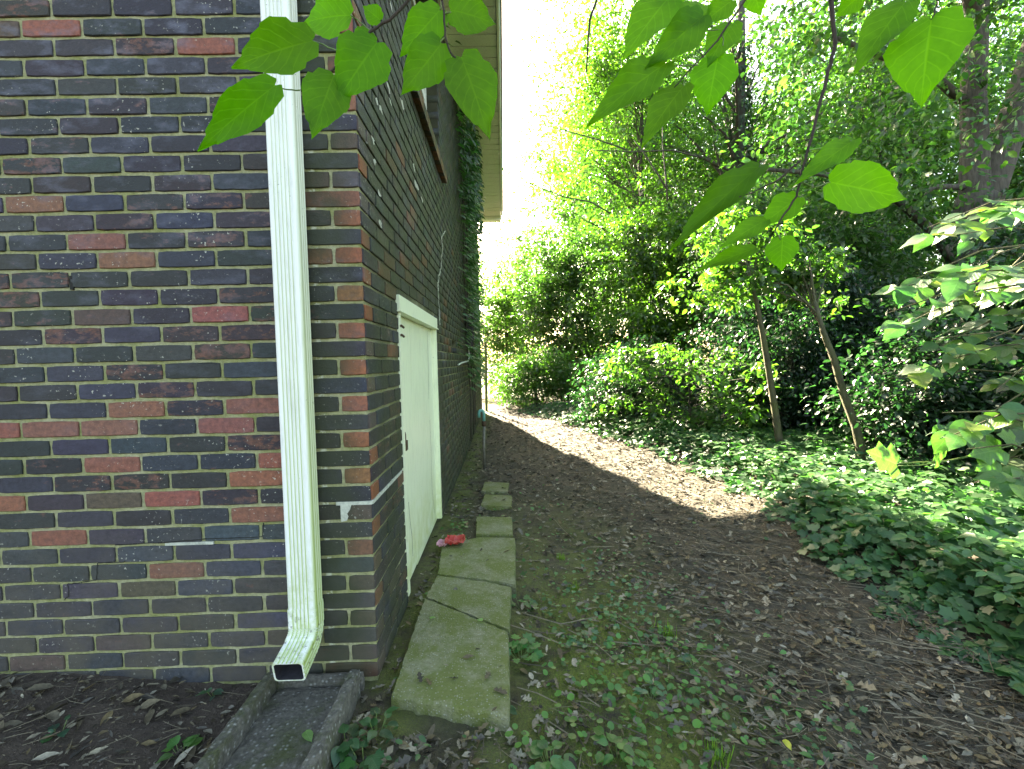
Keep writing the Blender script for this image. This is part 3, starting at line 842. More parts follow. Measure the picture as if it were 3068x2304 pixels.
slab([(-.425, 1.60), (-.012, 1.49), (-.008, 1.965), (-.425, 2.285)], -.05, .036, 'near half of the cracked mossy slab, closest to the brick corner', 1)
slab([(-.425, 2.30), (-.006, 1.98), (.008, 2.37), (-.12, 2.44), (-.395, 2.53)], -.05, .033, 'rear half of the cracked mossy slab, with the diagonal crack before it', 2)
slab([(-.40, 2.555), (-.11, 2.46), (.03, 2.40), (.045, 3.06), (-.20, 3.09), (-.43, 2.98)], -.05, .030, 'mossy concrete slab beside the red plastic scrap', 3)
slab([(-.22, 3.15), (.028, 3.12), (.03, 3.48), (-.24, 3.52)], -.05, .028, 'small square mossy slab beyond the red plastic scrap', 4)
slab([(-.22, 3.80), (.03, 3.74), (.04, 4.06), (-.20, 4.12)], -.05, .026, 'leaf-strewn slab half buried short of the standpipe', 5)
slab([(-.24, 4.25), (.00, 4.20), (.02, 4.50), (-.22, 4.58)], -.05, .022, 'farthest half buried slab nearest the standpipe', 6)

# ------------------------------------------------------------------ standpipe and post
pp = Vector((-.25, 5.21, gzf(-.25, 5.21)))
stp = empty('standpipe', pp, 'metal standpipe with a teal bent elbow beside the side wall', 'pipe')
o = MB().tube([(pp.x-.003, pp.y, -.03), (pp.x, pp.y, .25), (pp.x+.008, pp.y, .50)], .017, 10).build('riser', M['galv'], stp, True); place(o, Matrix.Identity(4))
o = MB().tube([(pp.x+.008, pp.y, .485), (pp.x+.008, pp.y, .50), (pp.x+.008, pp.y, .545)], [.020, .028, .026], 10).build('coupling', M['rust'], stp); place(o, Matrix.Identity(4))
el = [(pp.x+.008, pp.y, .54), (pp.x+.010, pp.y, .62)]
for i in range(7):
    a = math.pi*i/6; el.append((pp.x+.010-.028+.028*math.cos(a), pp.y, .635+.030*math.sin(a)))
el.append((pp.x-.046, pp.y, .585))
o = MB().tube(el, .017, 10).build('elbow', M['teal'], stp, True); place(o, Matrix.Identity(4))
fp = Vector((-.43, 10.62, gzf(-.43, 10.62)))
o = MB().tube([(fp.x, fp.y, -.1), (fp.x+.01, fp.y, .8), (fp.x+.02, fp.y, 1.62)], .032, 8).tube([(fp.x+.02, fp.y, 1.62), (fp.x+.02, fp.y, 1.66)], [.038, .02], 8).build('fence_post', M['postgreen'])
tag(o, 'slim mossy green fence post at the far house corner', 'post')

# ------------------------------------------------------------------ red scrap
def crumple(mat, c, sx, sy, sz, seed, parent=None, name='plastic_scrap'):
    rr_ = np.random.default_rng(seed); nx, ny = 11, 8
    V = []; Fq = []
    for j in range(ny):
        for i in range(nx):
            u, v = i/(nx-1)-.5, j/(ny-1)-.5
            rim = max(abs(u), abs(v))*2
            z = sz*(rim**2*.75) + rr_.normal(0, sz*.16)
            V.append((c[0]+u*sx*(1-.15*abs(v)*2)+rr_.normal(0, sx*.02), c[1]+v*sy+rr_.normal(0, sy*.02), c[2]+max(z, 0)+.004))
    for j in range(ny-1):
        for i in range(nx-1): Fq.append((j*nx+i, j*nx+i+1, (j+1)*nx+i+1, (j+1)*nx+i))
    o = MB().add(V, Fq).build(name, mat, parent)
    md = o.modifiers.new('thick', 'SOLIDIFY'); md.thickness = .003
    return o
zc_ = .035
red = empty('plastic_scrap', (-.36, 2.98, zc_), 'crumpled red and pink plastic scrap lying by the cellar door', 'litter')
o = crumple(M['redplastic'], (-.345, 2.98, zc_), .13, .12, .035, 5, red, 'red_sheet'); place(o, Matrix.Identity(4))
o = crumple(M['pinkplastic'], (-.425, 2.96, zc_-.01), .07, .08, .035, 8, red, 'pink_sheet'); place(o, Matrix.Identity(4))

# ------------------------------------------------------------------ leaf templates (x along the blade 0..1, y across, z out)
T_DIAMOND = (np.array([[0, 0, 0], [.45, .30, .06], [1, 0, -.08], [.45, -.30, .06], [.45, 0, -.02]]), np.array([[0, 4, 1], [1, 4, 2], [0, 3, 4], [3, 2, 4]]))
T_OVAL = (np.array([[0, 0, 0], [.25, .24, .07], [.62, .25, .05], [1, 0, -.10], [.62, -.25, .05], [.25, -.24, .07], [.3, 0, 0], [.65, 0, -.02]]),
          np.array([[0, 6, 1], [1, 6, 2], [6, 7, 2], [2, 7, 3], [0, 5, 6], [5, 4, 6], [6, 4, 7], [4, 3, 7]]))
T_SLIM = (np.array([[0, 0, 0], [.4, .13, .02], [1, 0, -.05], [.4, -.13, .02]]), np.array([[0, 2, 1], [0, 3, 2]]))
def ivy_template():
    o = [(0, 0), (-.10, .22), (.06, .40), (.22, .52), (.34, .30), (.62, .42), (.70, .20), (1.0, 0), (.70, -.20), (.62, -.42), (.34, -.30), (.22, -.52), (.06, -.40), (-.10, -.22)]
    V = [(.32, 0, .0)] + [(x, y, .05*abs(y)*2-.05*x) for (x, y) in o]
    n = len(o); return np.array(V), np.array([[0, 1+i, 1+(i+1) % n] for i in range(n)])
T_IVY = ivy_template()
def norm(a): return a/np.maximum(np.linalg.norm(a, axis=-1, keepdims=True), 1e-9)
def scatter(T, P, A, Nn, S, C, wf=1.):
    """place template at P with axis A, normal N, size S, colour C (n,3) -> V,F,tint"""
    TV, TF = T
    A = norm(A); Nn = norm(Nn - A*np.sum(A*Nn, -1, keepdims=True)); B = np.cross(Nn, A)
    n, k = len(P), len(TV)
    w = np.broadcast_to(np.asarray(wf, float), (n,))
    V = P[:, None] + S[:, None, None]*(TV[None, :, 0:1]*A[:, None] + TV[None, :, 1:2]*B[:, None]*w[:, None, None] + TV[None, :, 2:3]*Nn[:, None])
    Fc = (TF[None] + (np.arange(n)*k)[:, None, None]).reshape(-1, TF.shape[1])
    col = np.concatenate([C, np.ones((n, 1))], 1)
    return V.reshape(-1, 3), Fc, np.repeat(col, k, 0)
def cat(parts):
    V, Fc, C = [], [], []; o = 0
    for (v, f, c) in parts: V.append(v); Fc.append(f+o); C.append(c); o += len(v)
    return np.concatenate(V), np.concatenate(Fc), np.concatenate(C)
def greens(n, base, var=.25, yellow=.3, g=rng):
    b = np.array(base)[None]*(1+g.normal(0, var, (n, 1))*.8)
    t = g.random((n, 1))**2*yellow
    return np.clip(b*(1-t) + np.array([[.13, .20, .03]])*t, .006, .6)

# ------------------------------------------------------------------ trees
def crown_mesh(name, clumps, per, size, base, seed, T=T_DIAMOND, up=.9, droop=.35, yellow=.3, spread=.55):
    """clumps: (n,4) centre + radius; leaves sit along short twigs of each clump"""
    g = np.random.default_rng(seed); parts = []
    n = len(clumps)
    c = np.repeat(clumps[:, :3], per, 0); rad = np.repeat(clumps[:, 3], per)
    d = norm(g.normal(0, 1, (n*per, 3))); rr_ = g.random(n*per)**spread
    off = d*rr_[:, None]*rad[:, None]; off[:, 2] *= .62; off[:, 2] -= .22*rad*(rr_**2)
    P = c + off
    A = norm(off*np.array([1, 1, .25]) + g.normal(0, .45, P.shape)*rad[:, None]); A[:, 2] -= droop
    Nn = np.zeros_like(P); Nn[:, 2] = up; Nn += g.normal(0, .5, P.shape)
    S = size*g.uniform(.6, 1.35, n*per)
    clump_t = np.repeat(g.normal(0, .22, (n, 1)), per, 0)
    C = greens(n*per, base, .22, yellow, g)*(1+clump_t)
    C = np.clip(C, .006, .6)
    V, Fc, col = scatter(T, P, A, Nn, S, C)
    return mesh_np(name, V, Fc, M['leaf'], col)
def clumps_ellipsoid(g, n, c, rx, ry, rz_, rc, shell=.5, cut=None):
    d = norm(g.normal(0, 1, (n*2, 3))); q = (shell + (1-shell)*g.random(n*2))[:, None]
    p = np.array(c)[None] + d*q*np.array([[rx, ry, rz_]])*(1+g.normal(0, .12, (n*2, 1)))
    if cut is not None: p = p[p[:, 2] > cut]
    p = p[:n]
    return np.concatenate([p, (rc*g.uniform(.6, 1.3, len(p)))[:, None]], 1)
def limbs_mesh(name, base, top, rad, clumps, nl, seed, mat, lean=None, sides=8, twig=.3):
    g = random.Random(seed); mb = MB()
    base = Vector(base); top = Vector(top)
    pts = []; rads = []
    for i in range(9):
        t = i/8; p = base.lerp(top, t)
        if lean: p += Vector(lean)*math.sin(t*math.pi)
        p += Vector((g.uniform(-1, 1), g.uniform(-1, 1), 0))*rad*.35*(0 if i == 0 else 1)
        pts.append(p); rads.append(rad*(1.35 if i == 0 else 1-.72*t))
    mb.tube(pts, rads, sides)
    sel = g.sample(range(len(clumps)), min(nl, len(clumps)))
    for k in sel:
        c = Vector(clumps[k, :3]); t = min(.97, max(.25, (c.z-base.z)/(max(.1, top.z-base.z))*g.uniform(.6, .92)))
        i = int(t*8); st = pts[i].lerp(pts[min(8, i+1)], t*8-i)
        mid = st.lerp(c, .5) + Vector((g.uniform(-.3, .3), g.uniform(-.3, .3), g.uniform(.0, .5)))*(c-st).length*.25
        r_ = rads[i]*twig
        mb.tube([st, st.lerp(mid, .55), mid, mid.lerp(c, .6)+Vector((0, 0, .05)), c], [r_, r_*.8, r_*.6, r_*.4, r_*.15], 5, False)
    return mb.mesh(name, mat, True)
GRP = 'trees in the thicket'
def tree(label, base, height, rad, clumps, per, size, col, seed, T=T_DIAMOND, mat='bark', top=None, nl=26, yellow=.3, name='tree', cat_='tree', up=.9, droop=.35, twig=.3, lean=None, group=GRP, spread=.55):
    z = gzf(base[0], base[1])
    t = empty(name, (base[0], base[1], z), label, cat_, group)
    topv = top or (base[0], base[1], z+height*.8)
    child('trunk' if cat_ == 'tree' else 'stems', limbs_mesh('trunk', (base[0], base[1], z-.1), topv, rad, clumps, nl, seed, M[mat], lean, 9, twig), t)
    child('crown' if cat_ == 'tree' else 'foliage', crown_mesh('crown', clumps, per, size, col, seed+1, T, up, droop, yellow, spread), t)
    return t
def copy_tree(src, label, loc, rz_, sc):
    o = src.copy(); COL.objects.link(o); o['label'] = label; o.location = loc; o.rotation_euler = (0, 0, rz_); o.scale = (sc, sc, sc)
    for ch in list(src.children):
        c = ch.copy(); COL.objects.link(c); c.parent = o
    return o
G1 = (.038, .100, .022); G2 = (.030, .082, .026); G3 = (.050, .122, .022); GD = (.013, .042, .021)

# tall trees far back (built once, copied)
g = np.random.default_rng(21)
tA = tree('tall broad tree left of centre in the far backdrop, behind the round shrubs', (4.8, 17.), 14, .28,
          clumps_ellipsoid(g, 240, (4.8, 17., 8.2), 3.6, 3.4, 6.4, 1.0, .2), 115, .14, G1, 31, yellow=.5)
tB = tree('tall sparse tree at the upper right of the backdrop', (12.5, 15.), 15, .30,
          clumps_ellipsoid(g, 240, (12.5, 15., 8.6), 4.0, 3.5, 7.0, 1.05, .2), 115, .14, G3, 33, yellow=.5)
copy_tree(tA, 'tall tree in the backdrop between the ivy-clad trunk and the big forked trunk', (9.3, 19.5, gzf(9.3, 19.5)), 1.9, 1.12)
copy_tree(tB, 'tallest backdrop tree behind the big forked trunk', (16.5, 20, gzf(16.5, 20)), 2.6, 1.2)
copy_tree(tA, 'distant tree right behind the big forked trunk at the picture edge', (21.5, 17, gzf(21.5, 17)), 4.0, 1.1)
copy_tree(tB, 'farthest tree in the middle of the backdrop', (8.0, 27, gzf(8.0, 27)), 4.4, 1.25)
copy_tree(tA, 'farthest tree at the right of the backdrop', (19.5, 29, gzf(19.5, 29)), 5.4, 1.35)
copy_tree(tB, 'low distant tree beyond the house end, at the left foot of the open sky', (1.0, 28., gzf(1.0, 28.)-1.5), .6, .74)
copy_tree(tA, 'pale distant tree right of the open sky, its crown fading into white', (5.9, 31., gzf(5.9, 31.)), 2.2, 1.42)

copy_tree(tB, 'leafy tree at mid depth between the two big trunks', (10.6, 13.2, gzf(10.6, 13.2)-2), 1.2, .8)
copy_tree(tA, 'leafy tree rising behind the big forked trunk, nearest of the backdrop', (14.5, 12.2, gzf(14.5, 12.2)-1), 3.3, .85)
# tree with the ivy-clad trunk
g = np.random.default_rng(41)
cl = clumps_ellipsoid(g, 230, (6.5, 13.0, 8.4), 3.8, 2.6, 3.8, .8, .3); cl = cl[~((abs(cl[:, 0]-6.5) < 1.2) & (cl[:, 1] < 13.2))]
tT1 = tree('tree with a dark ivy-covered trunk rising behind the shrubs', (6.63, 13.), 12, .31, cl, 80, .115, G3, 43, yellow=.6, top=(6.6, 13., 11.))
iv = []
g2 = np.random.default_rng(44); n_ = 2600
hh = g2.random(n_)*10.+.1; aa = g2.random(n_)*2*math.pi; rr_ = .33*(1-hh/20)+g2.random(n_)*.10
P = np.stack([6.63+np.cos(aa)*rr_, 13+np.sin(aa)*rr_, hh-.4], 1)
A = np.stack([np.cos(aa)*.4, np.sin(aa)*.4, -np.ones(n_)], 1)+g2.normal(0, .3, (n_, 3)); Nn = np.stack([np.cos(aa), np.sin(aa), .4*np.ones(n_)], 1)
V, Fc, col = scatter(T_OVAL, P, A, Nn, g2.uniform(.08, .14, n_), greens(n_, (.02, .045, .015), .2, .1, g2))
child('trunk_ivy', mesh_np('trunk_ivy', V, Fc, M['ivy'], col), tT1)

# big forked tree at the right
def big_fork():
    bx, by = 7.2, 7.0; z = gzf(bx, by)
    t = empty('tree', (bx, by, z), 'big tree whose thick grey trunk forks at the right edge', 'tree', GRP)
    mb = MB()
    fk = at(2935, 560, by)
    mb.tube([(bx-.05, by, z-.2), (bx-.08, by, z+.5), at(2905, 1000, by), at(2905, 800, by), at(2918, 650, by), at(2930, 590, by), fk], [.40, .33, .28, .25, .26, .25, .10], 14)
    mb.tube([fk+Vector((-.06, 0, -.75)), fk+Vector((-.07, 0, -.3)), at(2920, 430, by), at(2915, 300, by), at(2925, 100, by), at(2940, -150, by+.3)], [.10, .19, .17, .155, .14, .12], 12)
    mb.tube([fk+Vector((.0, 0, -.75)), fk+Vector((.05, 0, -.3)), at(3000, 440, by), at(3055, 320, by), at(3110, 130, by), at(3170, -80, by)], [.10, .22, .22, .20, .18, .15], 12)
    child('trunk', mb.mesh('trunk', M['bark_grey'], True), t)
    lb = MB()
    for pts, r0_ in (([(2870, 800), (2790, 690), (2690, 600), (2580, 545), (2450, 520), (2300, 508)], .075), ([(2890, 560), (2800, 560), (2740, 600)], .05),
                     ([(2880, 300), (2780, 210), (2640, 170), (2500, 110)], .07), ([(2960, 900), (3020, 820), (3100, 780)], .06), ([(2925, 100), (2850, -300), (2700, -700), (2600, -900)], .09)):
        q = [at(px, py, by-.12*i) for i, (px, py) in enumerate(pts)]
        lb.tube(q, [r0_*(1-.8*i/len(q)) for i in range(len(q))], 7)
    child('limb', lb.mesh('limb', M['bark_grey'], True), t)
    g = np.random.default_rng(51)
    cl = []
    for pts, n_, s in (([(2790, 690), (2690, 600), (2580, 545), (2450, 520), (2300, 508)], 26, .55), ([(2880, 300), (2780, 210), (2640, 170), (2500, 110), (2380, 60)], 34, .7)):
        for i in range(n_):
            k = g.random()*(len(pts)-1); a = int(k); f_ = k-a
            v = at(pts[a][0]*(1-f_)+pts[a+1][0]*f_, pts[a][1]*(1-f_)+pts[a+1][1]*f_, by-.1*k)
            cl.append((v.x+g.normal(0, s*.6), v.y+g.normal(0, s), v.z+g.normal(0, s*.7), .5*g.uniform(.6, 1.2)))
    up_ = clumps_ellipsoid(g, 90, (8.2, 7.6, 8.2), 3.6, 3.0, 2.4, .8, .2)
    over = clumps_ellipsoid(g, 95, (6.2, 5.0, 7.0), 2.6, 2.6, .9, .75, .1)  # unseen overhead part of the crown, added to shade the undergrowth
    cl = np.concatenate([np.array(cl), up_, over])
    child('crown', crown_mesh('crown', cl, 85, .095, G2, 53, T_OVAL, yellow=.45), t)
    # climbing ivy on the trunk
    n_ = 900; hh = g.random(n_); P = []
    for h_ in hh:
        q = at(2925, 1100-520*h_, by); a = g.random()*2*math.pi
        P.append((q.x+math.cos(a)*(.27+g.random()*.1), q.y+math.sin(a)*(.27+g.random()*.1), q.z))
    P = np.array(P); A = np.tile(np.array([[0, 0, -1.]]), (n_, 1))+g.normal(0, .4, (n_, 3)); Nn = P-np.array([[7.15, 7, 0]]); Nn[:, 2] = .4
    V, Fc, col = scatter(T_OVAL, P, A, Nn, g.uniform(.06, .11, n_), greens(n_, (.025, .06, .02), .2, .2, g))
    child('trunk_ivy', mesh_np('trunk_ivy', V, Fc, M['ivy'], col), t)
big_fork()

# feathery pale tree against the open sky
g = np.random.default_rng(61)
cl = clumps_ellipsoid(g, 190, (3.1, 13.4, 9.0), 3.0, 2.0, 5.6, .62, .1)
cl = cl[(cl[:, 0] > .75+.6*g.random(len(cl))) & (cl[:, 2] > 4.6) & (cl[:, 0] < 5.4)]
tree('feathery pale green tree beside the open sky', (4.0, 13.4), 11, .13, cl, 70, .10, (.075, .15, .022), 63, T=T_DIAMOND, yellow=.7, droop=.5, nl=30, twig=.3)

# round evergreen shrubs in the middle distance
SH = 'round shrubs behind the path'
def shrub(label, c, rx, ry, rz_, n, per, size, col, seed, T=T_OVAL, base=None, mat='bark', rad=.05, nl=24, yellow=.3, shell=.35, rc=.34, name='shrub', group=SH, top=None, zcut=.1):
    g = np.random.default_rng(seed)
    cl = clumps_ellipsoid(g, n, c, rx, ry, rz_, rc, shell, zcut+gzf(c[0], c[1])-.2)
    b = base or (c[0], c[1])
    return tree(label, b, c[2]+rz_, rad, cl, per, size, col, seed, T, mat, nl=nl, yellow=yellow, name=name, cat_='shrub', group=group, top=top or (c[0], c[1], c[2]+rz_*.5), twig=.5)
shrub('tall glossy shrub nearest the house end, dark round top against the sky', (1.75, 13.0, 2.6), 1.55, 1.1, 2.6, 330, 75, .090, (.030, .072, .016), 71, yellow=.35)
shrub('big yellow-green sunlit shrub in the centre behind the path', (3.9, 11.6, 2.8), 1.8, 1.2, 2.7, 340, 75, .10, (.045, .10, .016), 73, yellow=.6)
shrub('wide sunlit shrub right of the central yellow-green one', (6.6, 11.0, 2.7), 1.9, 1.2, 2.7, 320, 75, .095, (.042, .095, .018), 75, yellow=.5)
shrub('pale loose bush just beyond the far house corner', (.1, 15.2, 2.3), 1.7, 1.1, 2.7, 260, 65, .085, (.05, .105, .02), 77, yellow=.5, shell=.2)
shrub('low bushy hedge growth at the end of the path', (.75, 11.2, .7), 1.1, .7, .95, 130, 60, .075, (.045, .11, .02), 79, yellow=.5)
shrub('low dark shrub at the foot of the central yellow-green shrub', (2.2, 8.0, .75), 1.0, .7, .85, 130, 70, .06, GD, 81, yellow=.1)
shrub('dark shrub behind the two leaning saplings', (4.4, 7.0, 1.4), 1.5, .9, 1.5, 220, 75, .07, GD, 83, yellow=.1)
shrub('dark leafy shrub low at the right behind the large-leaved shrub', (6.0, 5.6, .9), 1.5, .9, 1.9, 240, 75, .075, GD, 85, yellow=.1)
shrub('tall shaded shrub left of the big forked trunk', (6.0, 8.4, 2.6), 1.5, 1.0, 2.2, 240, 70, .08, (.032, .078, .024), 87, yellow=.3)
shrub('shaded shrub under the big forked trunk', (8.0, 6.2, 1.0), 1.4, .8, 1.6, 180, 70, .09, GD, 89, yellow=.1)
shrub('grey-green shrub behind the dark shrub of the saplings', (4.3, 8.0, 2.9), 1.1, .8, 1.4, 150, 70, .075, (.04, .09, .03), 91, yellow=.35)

shrub('low thicket bush closing the view at the end of the garden, left', (3.6, 11.8, .9), 1.6, .8, 1.5, 160, 60, .09, G2, 93, yellow=.3)
shrub('low thicket bush closing the view behind the saplings', (7.2, 11.0, .8), 2.2, .9, 2.2, 220, 60, .10, G2, 95, yellow=.3)
shrub('low thicket bush closing the view at the far right', (11.5, 9.5, .6), 2.4, 1.0, 2.4, 220, 60, .10, GD, 97, yellow=.2)

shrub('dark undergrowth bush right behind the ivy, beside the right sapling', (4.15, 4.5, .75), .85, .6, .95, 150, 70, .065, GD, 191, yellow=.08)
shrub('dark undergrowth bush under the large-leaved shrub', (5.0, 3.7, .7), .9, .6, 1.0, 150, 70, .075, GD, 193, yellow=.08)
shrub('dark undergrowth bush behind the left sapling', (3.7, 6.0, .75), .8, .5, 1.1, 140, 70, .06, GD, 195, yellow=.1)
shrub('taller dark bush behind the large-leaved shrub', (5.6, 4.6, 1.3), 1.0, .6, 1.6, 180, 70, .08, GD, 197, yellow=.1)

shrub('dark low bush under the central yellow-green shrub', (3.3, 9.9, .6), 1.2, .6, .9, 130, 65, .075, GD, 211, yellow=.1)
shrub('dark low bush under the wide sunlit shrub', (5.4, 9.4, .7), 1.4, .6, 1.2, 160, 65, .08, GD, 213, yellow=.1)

hg = shrub('low leafy bush far behind the shrubs, leftmost of a row', (2.6, 15.5, .9), 1.6, .8, 1.6, 170, 60, .10, G2, 221, yellow=.3)
for i_, (x_, y_, sc_, lb_) in enumerate(((5.2, 15.2, 1.1, 'low leafy bush far behind the shrubs, second of the row'), (8.2, 14.6, 1.2, 'low leafy bush far behind the shrubs, third of the row'), (11.6, 13.4, 1.3, 'low leafy bush far behind the shrubs, fourth of the row'), (9.4, 9.0, 1.15, 'leafy bush filling the gap left of the forked trunk'), (12.6, 10.8, 1.3, 'leafy bush at the right end of the far row'))):
    copy_tree(hg, lb_, (x_, y_, gzf(x_, y_)), 1.1+i_*1.3, sc_)

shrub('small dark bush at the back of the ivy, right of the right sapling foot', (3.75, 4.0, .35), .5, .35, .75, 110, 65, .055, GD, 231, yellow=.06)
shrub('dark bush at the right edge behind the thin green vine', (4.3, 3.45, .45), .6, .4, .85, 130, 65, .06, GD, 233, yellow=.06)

# two leaning saplings
def sapling(label, pix, depth, rads, crown, per, size, col, seed, mat='bark_moss'):
    pts = [at(px, py, Y) for (px, py), Y in zip(pix, depth)]
    b = pts[0]; z = gzf(b.x, b.y)
    t = empty('sapling', (b.x, b.y, z), label, 'sapling', 'slim leaning saplings')
    mb = MB(); pts = [Vector((b.x+.02, b.y, z-.1))]+pts
    mb.tube(pts, [rads[0]*1.25]+list(rads), 8)
    g = random.Random(seed)
    for k in range(14):
        c = Vector(crown[g.randrange(len(crown)), :3]); st = pts[-1].lerp(pts[-2], g.random())
        mid = st.lerp(c, .5)+Vector((0, 0, .12)); mb.tube([st, mid, c], [.012, .008, .003], 5, False)
    child('trunk', mb.mesh('trunk', M[mat], True), t)
    child('crown', crown_mesh('crown', crown, per, size, col, seed, T_OVAL, yellow=.5), t)
g = np.random.default_rng(101)
c1 = clumps_ellipsoid(g, 34, (2.62, 5.3, 2.2), .8, .5, .7, .22, .1)
sapling('leaning sapling with a yellowish mossy trunk, the left of the pair', [(2345, 1390), (2325, 1250), (2305, 1120), (2285, 1000), (2265, 900), (2235, 780)], [4.83, 4.86, 4.9, 4.95, 5., 5.05], [.044, .037, .033, .030, .024, .014], c1, 60, .075, (.045, .10, .018), 103)
c2 = clumps_ellipsoid(g, 26, (3.1, 5.0, 2.1), .8, .45, .6, .22, .1)
sapling('leaning sapling with pale roots at its foot, the right of the pair', [(2600, 1440), (2565, 1280), (2530, 1190), (2500, 1080), (2468, 1000), (2440, 900)], [4.12, 4.2, 4.28, 4.36, 4.45, 4.55], [.050, .037, .034, .031, .026, .014], c2, 60, .075, (.035, .085, .02), 107)

# sunlit low shrub with flat sprays, between path and saplings
g = np.random.default_rng(111)
cl = []
for i in range(85):
    px_ = g.uniform(1800, 2290); Y = np.interp(px_, [1790, 2290], [7.3, 5.5])+g.normal(0, .25)
    q = at(px_, g.uniform(1040, 1350), Y)
    if q.z < gzf(q.x, q.y)+.15: continue
    cl.append((q.x, q.y, q.z, g.uniform(.14, .30)))
cl = np.array(cl)
tree('low sunlit shrub with flat bright leaf sprays at the edge of the path', (2.55, 6.4), 1.3, .022, cl, 34, .085, (.045, .105, .022), 113, T=T_OVAL, mat='bark', nl=60, yellow=.4, name='shrub', cat_='shrub', group=SH, up=1.6, droop=.15, twig=.45)

# bare twigs in front of the shrubs
for pts, Y, lb_ in (([(1500, 502), (1600, 555), (1690, 590), (1770, 605), (1830, 640)], 9.3, 'lowest bare branch poking left toward the soffit from the shrubs'), ([(1630, 375), (1700, 393), (1790, 418), (1880, 450)], 10., 'short bare branch high against the white sky'),
        ([(1780, 450), (1900, 455), (2015, 450), (2090, 470)], 8.6, 'level bare branch across the central shrub top'), ([(1985, 380), (1985, 430), (1993, 515), (2000, 600)], 8.7, 'upright bare branch in the central shrub top'), ([(1900, 420), (1930, 460), (1960, 505), (2000, 570)], 8.5, 'slanting bare branch left of the upright one')):
    q = [at(px, py, Y) for (px, py) in pts]
    tag(MB().tube(q[::-1], [.017*(1-.7*i/len(q)) for i in range(len(q))], 5).build('dead_branch', M['bark_grey'], None, True), lb_, 'branch', 'bare branches of the shrubs')

# ------------------------------------------------------------------ single leaves as parts
def leaf_mesh(name, mat, n=9, width=.74, serr=.035, tip=.14, curl=.10, fold=.14, heart=.06, seed=0):
    """blade along +x (0..1), veins through UV"""
    g = random.Random(seed)
    rows = []
    for i in range(n+1):
        t = i/n
        if t < 1-tip: w = math.sin(math.pi*min(1, (t/(1-tip))**.72)*.93+.07)**.85
        else: w = .22*(1-t)/tip
        w = max(w, .0)*width/2
        if i == 0: w = width*.12
        if i == n: w = 0
        ser = serr*(1 if i % 2 else -1)*(w > .05)
        x = t
        rows.append((x, w*(1+g.uniform(-.06, .06)), ser))
    V, UV, Fc = [], [], []
    for (t, w, ser) in rows:
        for s in (-1, -.5, 0, .5, 1):
            xx = t - (ser*.9 if abs(s) == 1 else 0) - heart*abs(s)*(1-t)**6*1.2
            yy = s*(w+(ser*.35 if abs(s) == 1 else 0))
            zz = fold*abs(yy) - curl*t*t + .03*math.sin(9*t+s*2)*abs(s)
            V.append((xx, yy, zz)); UV.append((t, s))
    for i in range(n):
        for k in range(4): Fc.append((i*5+k, (i+1)*5+k, (i+1)*5+k+1, i*5+k+1))
    me = bpy.data.meshes.new(name); me.from_pydata(V, [], Fc); me.update()
    uv = me.uv_layers.new(name='UVMap')
    for lp in me.loops: uv.data[lp.index].uv = UV[lp.vertex_index]
    me.materials.append(mat); me.polygons.foreach_set('use_smooth', np.ones(len(me.polygons), dtype=bool))
    return me
BIG = [leaf_mesh('leaf', M['leaf_big'], 13, .74, .030, .13, .12+.05*i, .10+.05*i, .07, i) for i in range(3)]
SHL = [leaf_mesh('leaf', M['leaf_obj'], 7, .66, .02, .15, .15, .16, .05, 10+i) for i in range(3)]
def put_leaf(parent, me, base, tip, normal, wscale, col):
    base, tip, normal = Vector(base), Vector(tip), Vector(normal)
    a = tip-base; ln = a.length; a.normalize(); n_ = (normal-a*normal.dot(a)).normalized(); b = n_.cross(a)
    Mx = Matrix((a*ln, b*ln*wscale, n_*ln)).transposed().to_4x4(); Mx.translation = base
    o = link('leaf', me, parent); place(o, Mx); o.color = col + (1,)
    return o
def hang_branch(label, stems, leaves, loc, seed, near, greencol):
    g = random.Random(seed)
    t = empty('leafy_branch', loc, label, 'branch', 'leafy branches hanging into view')
    for (pts, r0_, r1_, mt) in stems:
        q = [at(px, py, Y) for (px, py, Y) in pts]
        if pts[0][1] < -100: q = [q[0]+Vector((.16, -.30, 1.5)), q[0]+Vector((.06, -.10, .5))]+q
        # densify with a slight zigzag
        qq = []
        for i in range(len(q)-1):
            for s in range(3): qq.append(q[i].lerp(q[i+1], s/3)+Vector((g.uniform(-1, 1), 0, g.uniform(-1, 1)))*.0012)
        qq.append(q[-1]); n_ = len(qq)
        child('stem' if r0_ > .0016 else 'petiole', MB().tube(qq, [r0_+(r1_-r0_)*i/n_ for i in range(n_)], 6).mesh('stem', M[mt], True), t)
    for i, (bx, by, tx, ty, wpx, Y, tone) in enumerate(leaves):
        Yb, Yt = Y, Y+g.uniform(-.05, .03)
        b = at(bx, by, Yb); tp = at(tx, ty, Yt)
        ln = (tp-b).length; wid = wpx*Y/FPX
        ws = min(1.25, max(.35, wid/(ln*.74)))
        view = (CAM-b).normalized(); nn = view + Vector((g.uniform(-.3, .3), 0, g.uniform(.1, .5)))
        c = tuple(v*tone*g.uniform(.92, 1.08) for v in greencol)
        put_leaf(t, BIG[g.randrange(3)], b, tp, nn, ws, c)
    return t
GL = (.088, .205, .010)
Yl = .80
